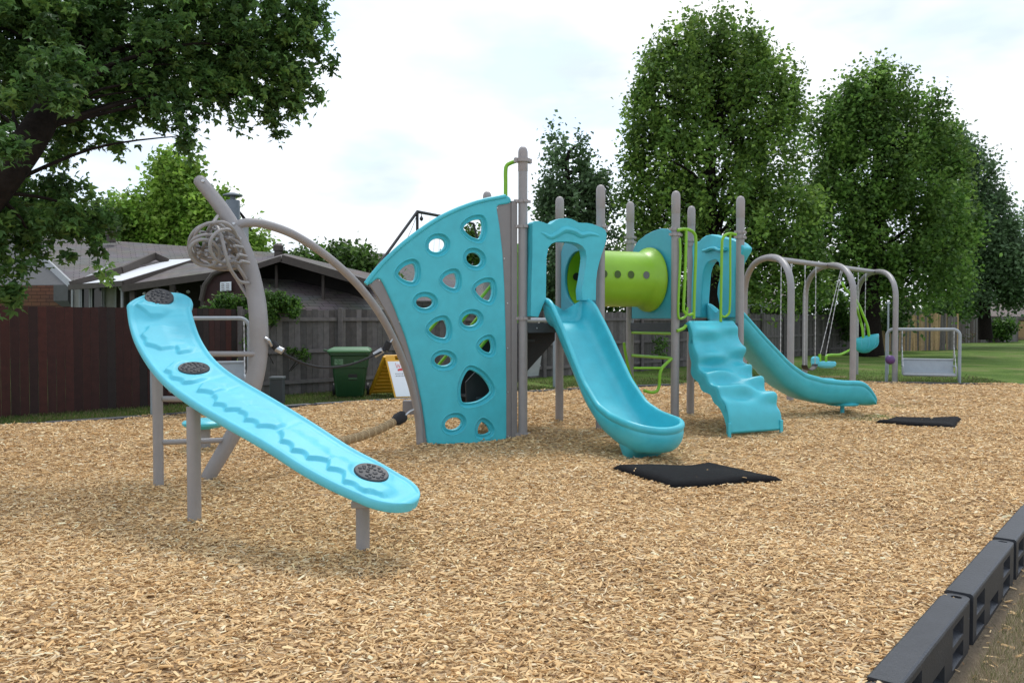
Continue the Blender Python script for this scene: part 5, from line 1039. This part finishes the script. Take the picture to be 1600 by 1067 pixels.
bench('grey tube bench swing frame seen under the first slide deck', 'pale grey hanging bench seen between the black stairs and the first slide', None, e0, e1, 1.60, .25, 1.85, .30, .85, .45, flip=-1, r=.05)
# ------------------------------------------------------------------ ball and pole
tp = thing('thin_pole', 'thin pale pole with a small crossbar behind the far swing leg', 'pole', tuple(P2(1388, 25))); obj('pole', MB().tube([P2(1388, 25)-V(0, 0, .1), W(1388, 474, 25)], .028, 10).tube([W(1385, 474, 25), W(1391, 474, 25)], .03, 8), GALV, tp, fix=False)
pb = MB().lathe(W(1391, 562, 21.0), [(0, -.12)]+[(.12*math.cos(t), .12*math.sin(t)) for t in [R(-75+15*k) for k in range(11)]]+[(0, .12)], 20); o = obj('purple_ball', pb, PURP); tag(o, 'small dark purple ball beside the grey bench frame post', 'ball')
# ------------------------------------------------------------------ wheelie bin
BD = 17.6; BN = thing('wheelie_bin', 'dark green wheelie bin with pale lid against the grey fence', 'bin', tuple(P2(547, BD))); c = P2(547, BD); c.z = -.03
ax_ = V(math.cos(R(8)), math.sin(R(8)), 0); ay_ = V(-ax_.y, ax_.x, 0)
def rect(z, hx, hy, ox=0, oy=0, rr=.06, n=4):
    o = []
    for sx, sy, a0 in ((1, 1, 0), (-1, 1, 90), (-1, -1, 180), (1, -1, 270)):
        for k in range(n+1): t = R(a0+90*k/n); o.append(c+ax_*(sx*(hx-rr)+rr*math.cos(t)+ox)+ay_*(sy*(hy-rr)+rr*math.sin(t)+oy)+V(0, 0, z))
    return o
m = MB(); m.loft([rect(.02, .26, .30), rect(.06, .29, .33), rect(.62, .35, .38), rect(.63, .37, .40), rect(.88, .385, .42), rect(.90, .42, .45), rect(.95, .42, .45)]); bb_ = obj('bin_body', m, BINM, BN, sharp=35)
m = MB(); m.loft([rect(.95, .44, .47, oy=-.01), rect(.98, .45, .48, oy=-.01), rect(1.02, .43, .46), rect(1.05, .36, .36), rect(1.055, .1, .1)]); ld = obj('lid', m, BINL, BN, sharp=40)
obj('lid_handle', MB().tube([c+ax_*-.35+ay_*.52+V(0, 0, .97), c+ax_*.35+ay_*.52+V(0, 0, .97)], .025, 10).bar(c-ax_*.54-ay_*.1+V(0, 0, 1.0), c-ax_*.42-ay_*.1+V(0, 0, .97), .3, .03), BINM, ld, fix=False)
for sx in (-1, 1): obj('wheel', MB().lathe(c+ax_*.36*sx+ay_*.3+V(0, 0, .13), [(.0, -.03), (.13, -.03), (.14, -.02), (.14, .02), (.13, .03), (0, .03)], 20, ax=ax_), BLACK, BN)
def on_bin(x0, x1, z0, z1, off=.012): 
    def hy(z): return interp([(.06, .33), (.62, .38), (.63, .40), (.88, .42)], z)
    return [c+ax_*x-ay_*(hy(z)+off)+V(0, 0, z) for x, z in ((x0, z0), (x1, z0), (x1, z1), (x0, z1))]
obj('lifting_bar', MB().slab(on_bin(-.02, .16, .38, .50), ay_, .03), BLACK, bb_); obj('pale_bar', MB().slab(on_bin(-.02, .16, .40, .42, .02), ay_, .01), BINL, bb_)
obj('faded_stamp', MB().slab(on_bin(-.30, -.12, .70, .82), ay_, .006), mat('faded_stamp', (.20, .30, .21), .7, col2=(.03, .11, .035), vscale=22), bb_)
obj('grip_slot', MB().slab(on_bin(.10, .26, .75, .79), ay_, .006), BINL, bb_); 
# ------------------------------------------------------------------ a-frame sign
AD = 17.0; AS = thing('sandwich_board', 'yellow folding sandwich board with a white poster at the far mulch edge', 'a-frame sign', tuple(G(612, 626)))
f0, f1 = W(617, 623, AD), W(648, 622, AD+.15); t0, t1 = W(600, 555, AD+.35), W(630, 555, AD+.50); bk0, bk1 = W(577, 624, AD+.95), W(606, 624, AD+1.15)
f0.z = f1.z = bk0.z = bk1.z = 0
rgt = (f1-f0).normalized(); t1 = t0+rgt*(f1-f0).length*1.0; f1 = f0+rgt*.56; t0 = W(601, 556, AD+.40); t1 = t0+rgt*.56; bk1 = bk0+rgt*.56
fn = (t0-f0).cross(f1-f0).normalized(); fn = fn if fn.dot(CAM-f0) > 0 else -fn; up_ = (t0-f0).normalized(); hgt = (t0-f0).length
def onS(x, z, o=0): return f0+rgt*x+up_*(z*hgt)+fn*o
m = MB().slab([onS(0, 0), onS(.56, 0), onS(.56, 1.0), onS(.47, 1.0), onS(.47, .90), onS(.37, .90), onS(.37, 1.0), onS(.31, 1.0), onS(.31, .90), onS(.21, .90), onS(.21, 1.0), onS(.0, 1.0)], -fn, .035); fp = obj('front_panel', m, YEL, AS, bevel=.006)
bn = (t0-bk0).cross(bk1-bk0).normalized(); bn = bn if bn.y < 0 else -bn
m = MB().slab([bk0, bk1, t1, t0], -bn, .035)
bp_ = obj('back_panel', m, YEL, AS, bevel=.006)
m = MB()
for k in range(9): z = .08+k*.095; m.bar(bk0.lerp(t0, z)+rgt*.05+bn*.012, bk0.lerp(t0, z)+rgt*.51+bn*.012, .012, .03)
obj('panel_ribs', m, YEL, bp_, fix=False)
for b0_, b1_ in ((bk0, t0),): obj('side_edge', MB().bar(b0_+bn*.02, b1_+bn*.02, .07, .05), YEL, bp_, bevel=.006)
po_ = obj('poster', MB().slab([onS(.03, .02, .003), onS(.54, .02, .003), onS(.54, .86, .003), onS(.03, .86, .003)], fn, .004), WHT, fp)
m = MB()
for x, z, x2, z2 in ((.20, .70, .185, .82), (.20, .70, .235, .79), (.235, .79, .25, .70), (.25, .70, .285, .80), (.30, .70, .305, .77), (.305, .77, .335, .70), (.345, .70, .35, .77), (.35, .77, .38, .71)): m.bar(onS(x, z, .012), onS(x2, z2, .012), .010, .004, up=fn)
obj('red_lettering', m, mat('pale_red_print', (.72, .28, .28), .5), po_, fix=False)
obj('red_banner', MB().slab([onS(.20, .625, .008), onS(.39, .645, .008), onS(.40, .69, .008), onS(.30, .695, .008), onS(.20, .665, .008)], fn, .004), RED, po_)
m = MB(); random.seed(3)
for row, x1 in ((.56, .42), (.51, .44)):
    x = .13
    while x < x1: l_ = random.uniform(.012, .034); m.bar(onS(x, row, .009), onS(min(x1, x+l_), row, .009), random.uniform(.008, .014), .004, up=fn); x += l_+.009
obj('small_print', m, INK, po_, fix=False)
# ------------------------------------------------------------------ utility pedestal
UP = thing('utility_pedestal', 'short dark grey utility pedestal on the grass by the grey fence', 'utility box', tuple(P2(433, 15.9)))
c = P2(433, 15.9); m = MB().box(c+V(0, 0, .20), (.24, .2, .54)); o = obj('pedestal_body', m, mat('dark_grey_box', (.045, .05, .055), .6), UP, bevel=.015); obj('pedestal_cap', MB().box(c+V(0, 0, .49), (.27, .23, .05)), mat('grey_cap', (.10, .115, .12), .5), UP, bevel=.012)
obj('side_face', MB().box(c+V(-.123, 0, .2), (.008, .19, .50)), mat('pale_green_box', (.09, .12, .11), .5), UP)
# ------------------------------------------------------------------ rubber mats
def rmat(label, pts, th=.05):
    P = [G(x, y, .03) for x, y in pts]; n = 22; c4 = P; m = MB(); top = []; N_ = n+1; out_ = []
    for i in range(N_):
        for j in range(N_):
            a, b = i/n, j/n; p = c4[0].lerp(c4[1], a).lerp(c4[3].lerp(c4[2], a), b); e = min(a, b, 1-a, 1-b); z = .048+.008*math.sin(a*5+1)*math.sin(b*4)+.004*math.sin(a*11)*b-(.045 if e == 0 else (.004 if e < .06 else 0))
            out_.append(V(p.x, p.y, max(.0, z)+mz(p.x, p.y)))
    m.add(out_, [(i*N_+j, (i+1)*N_+j, (i+1)*N_+j+1, i*N_+j+1) for i in range(n) for j in range(n)])
    o = obj('rubber_mat', m, RUB, sharp=180, solid=.02); tag(o, label, 'rubber mat'); return o
rmat('large black rubber mat on the chips in front of the first slide', [(958, 735), (1110, 719), (1222, 745), (1052, 759)])
rmat('smaller black rubber mat on the chips past the right slide', MAT2)
# a loose pale board lying in the grass
o = obj('loose_board', MB().box(G(1302, 588, 0)+V(0, 0, -.02), (.75, .12, .03)), mat('bare_board', (.4, .28, .15), .8), bevel=.005); tag(o, 'short bare board lying on the lawn under the swings', 'board')
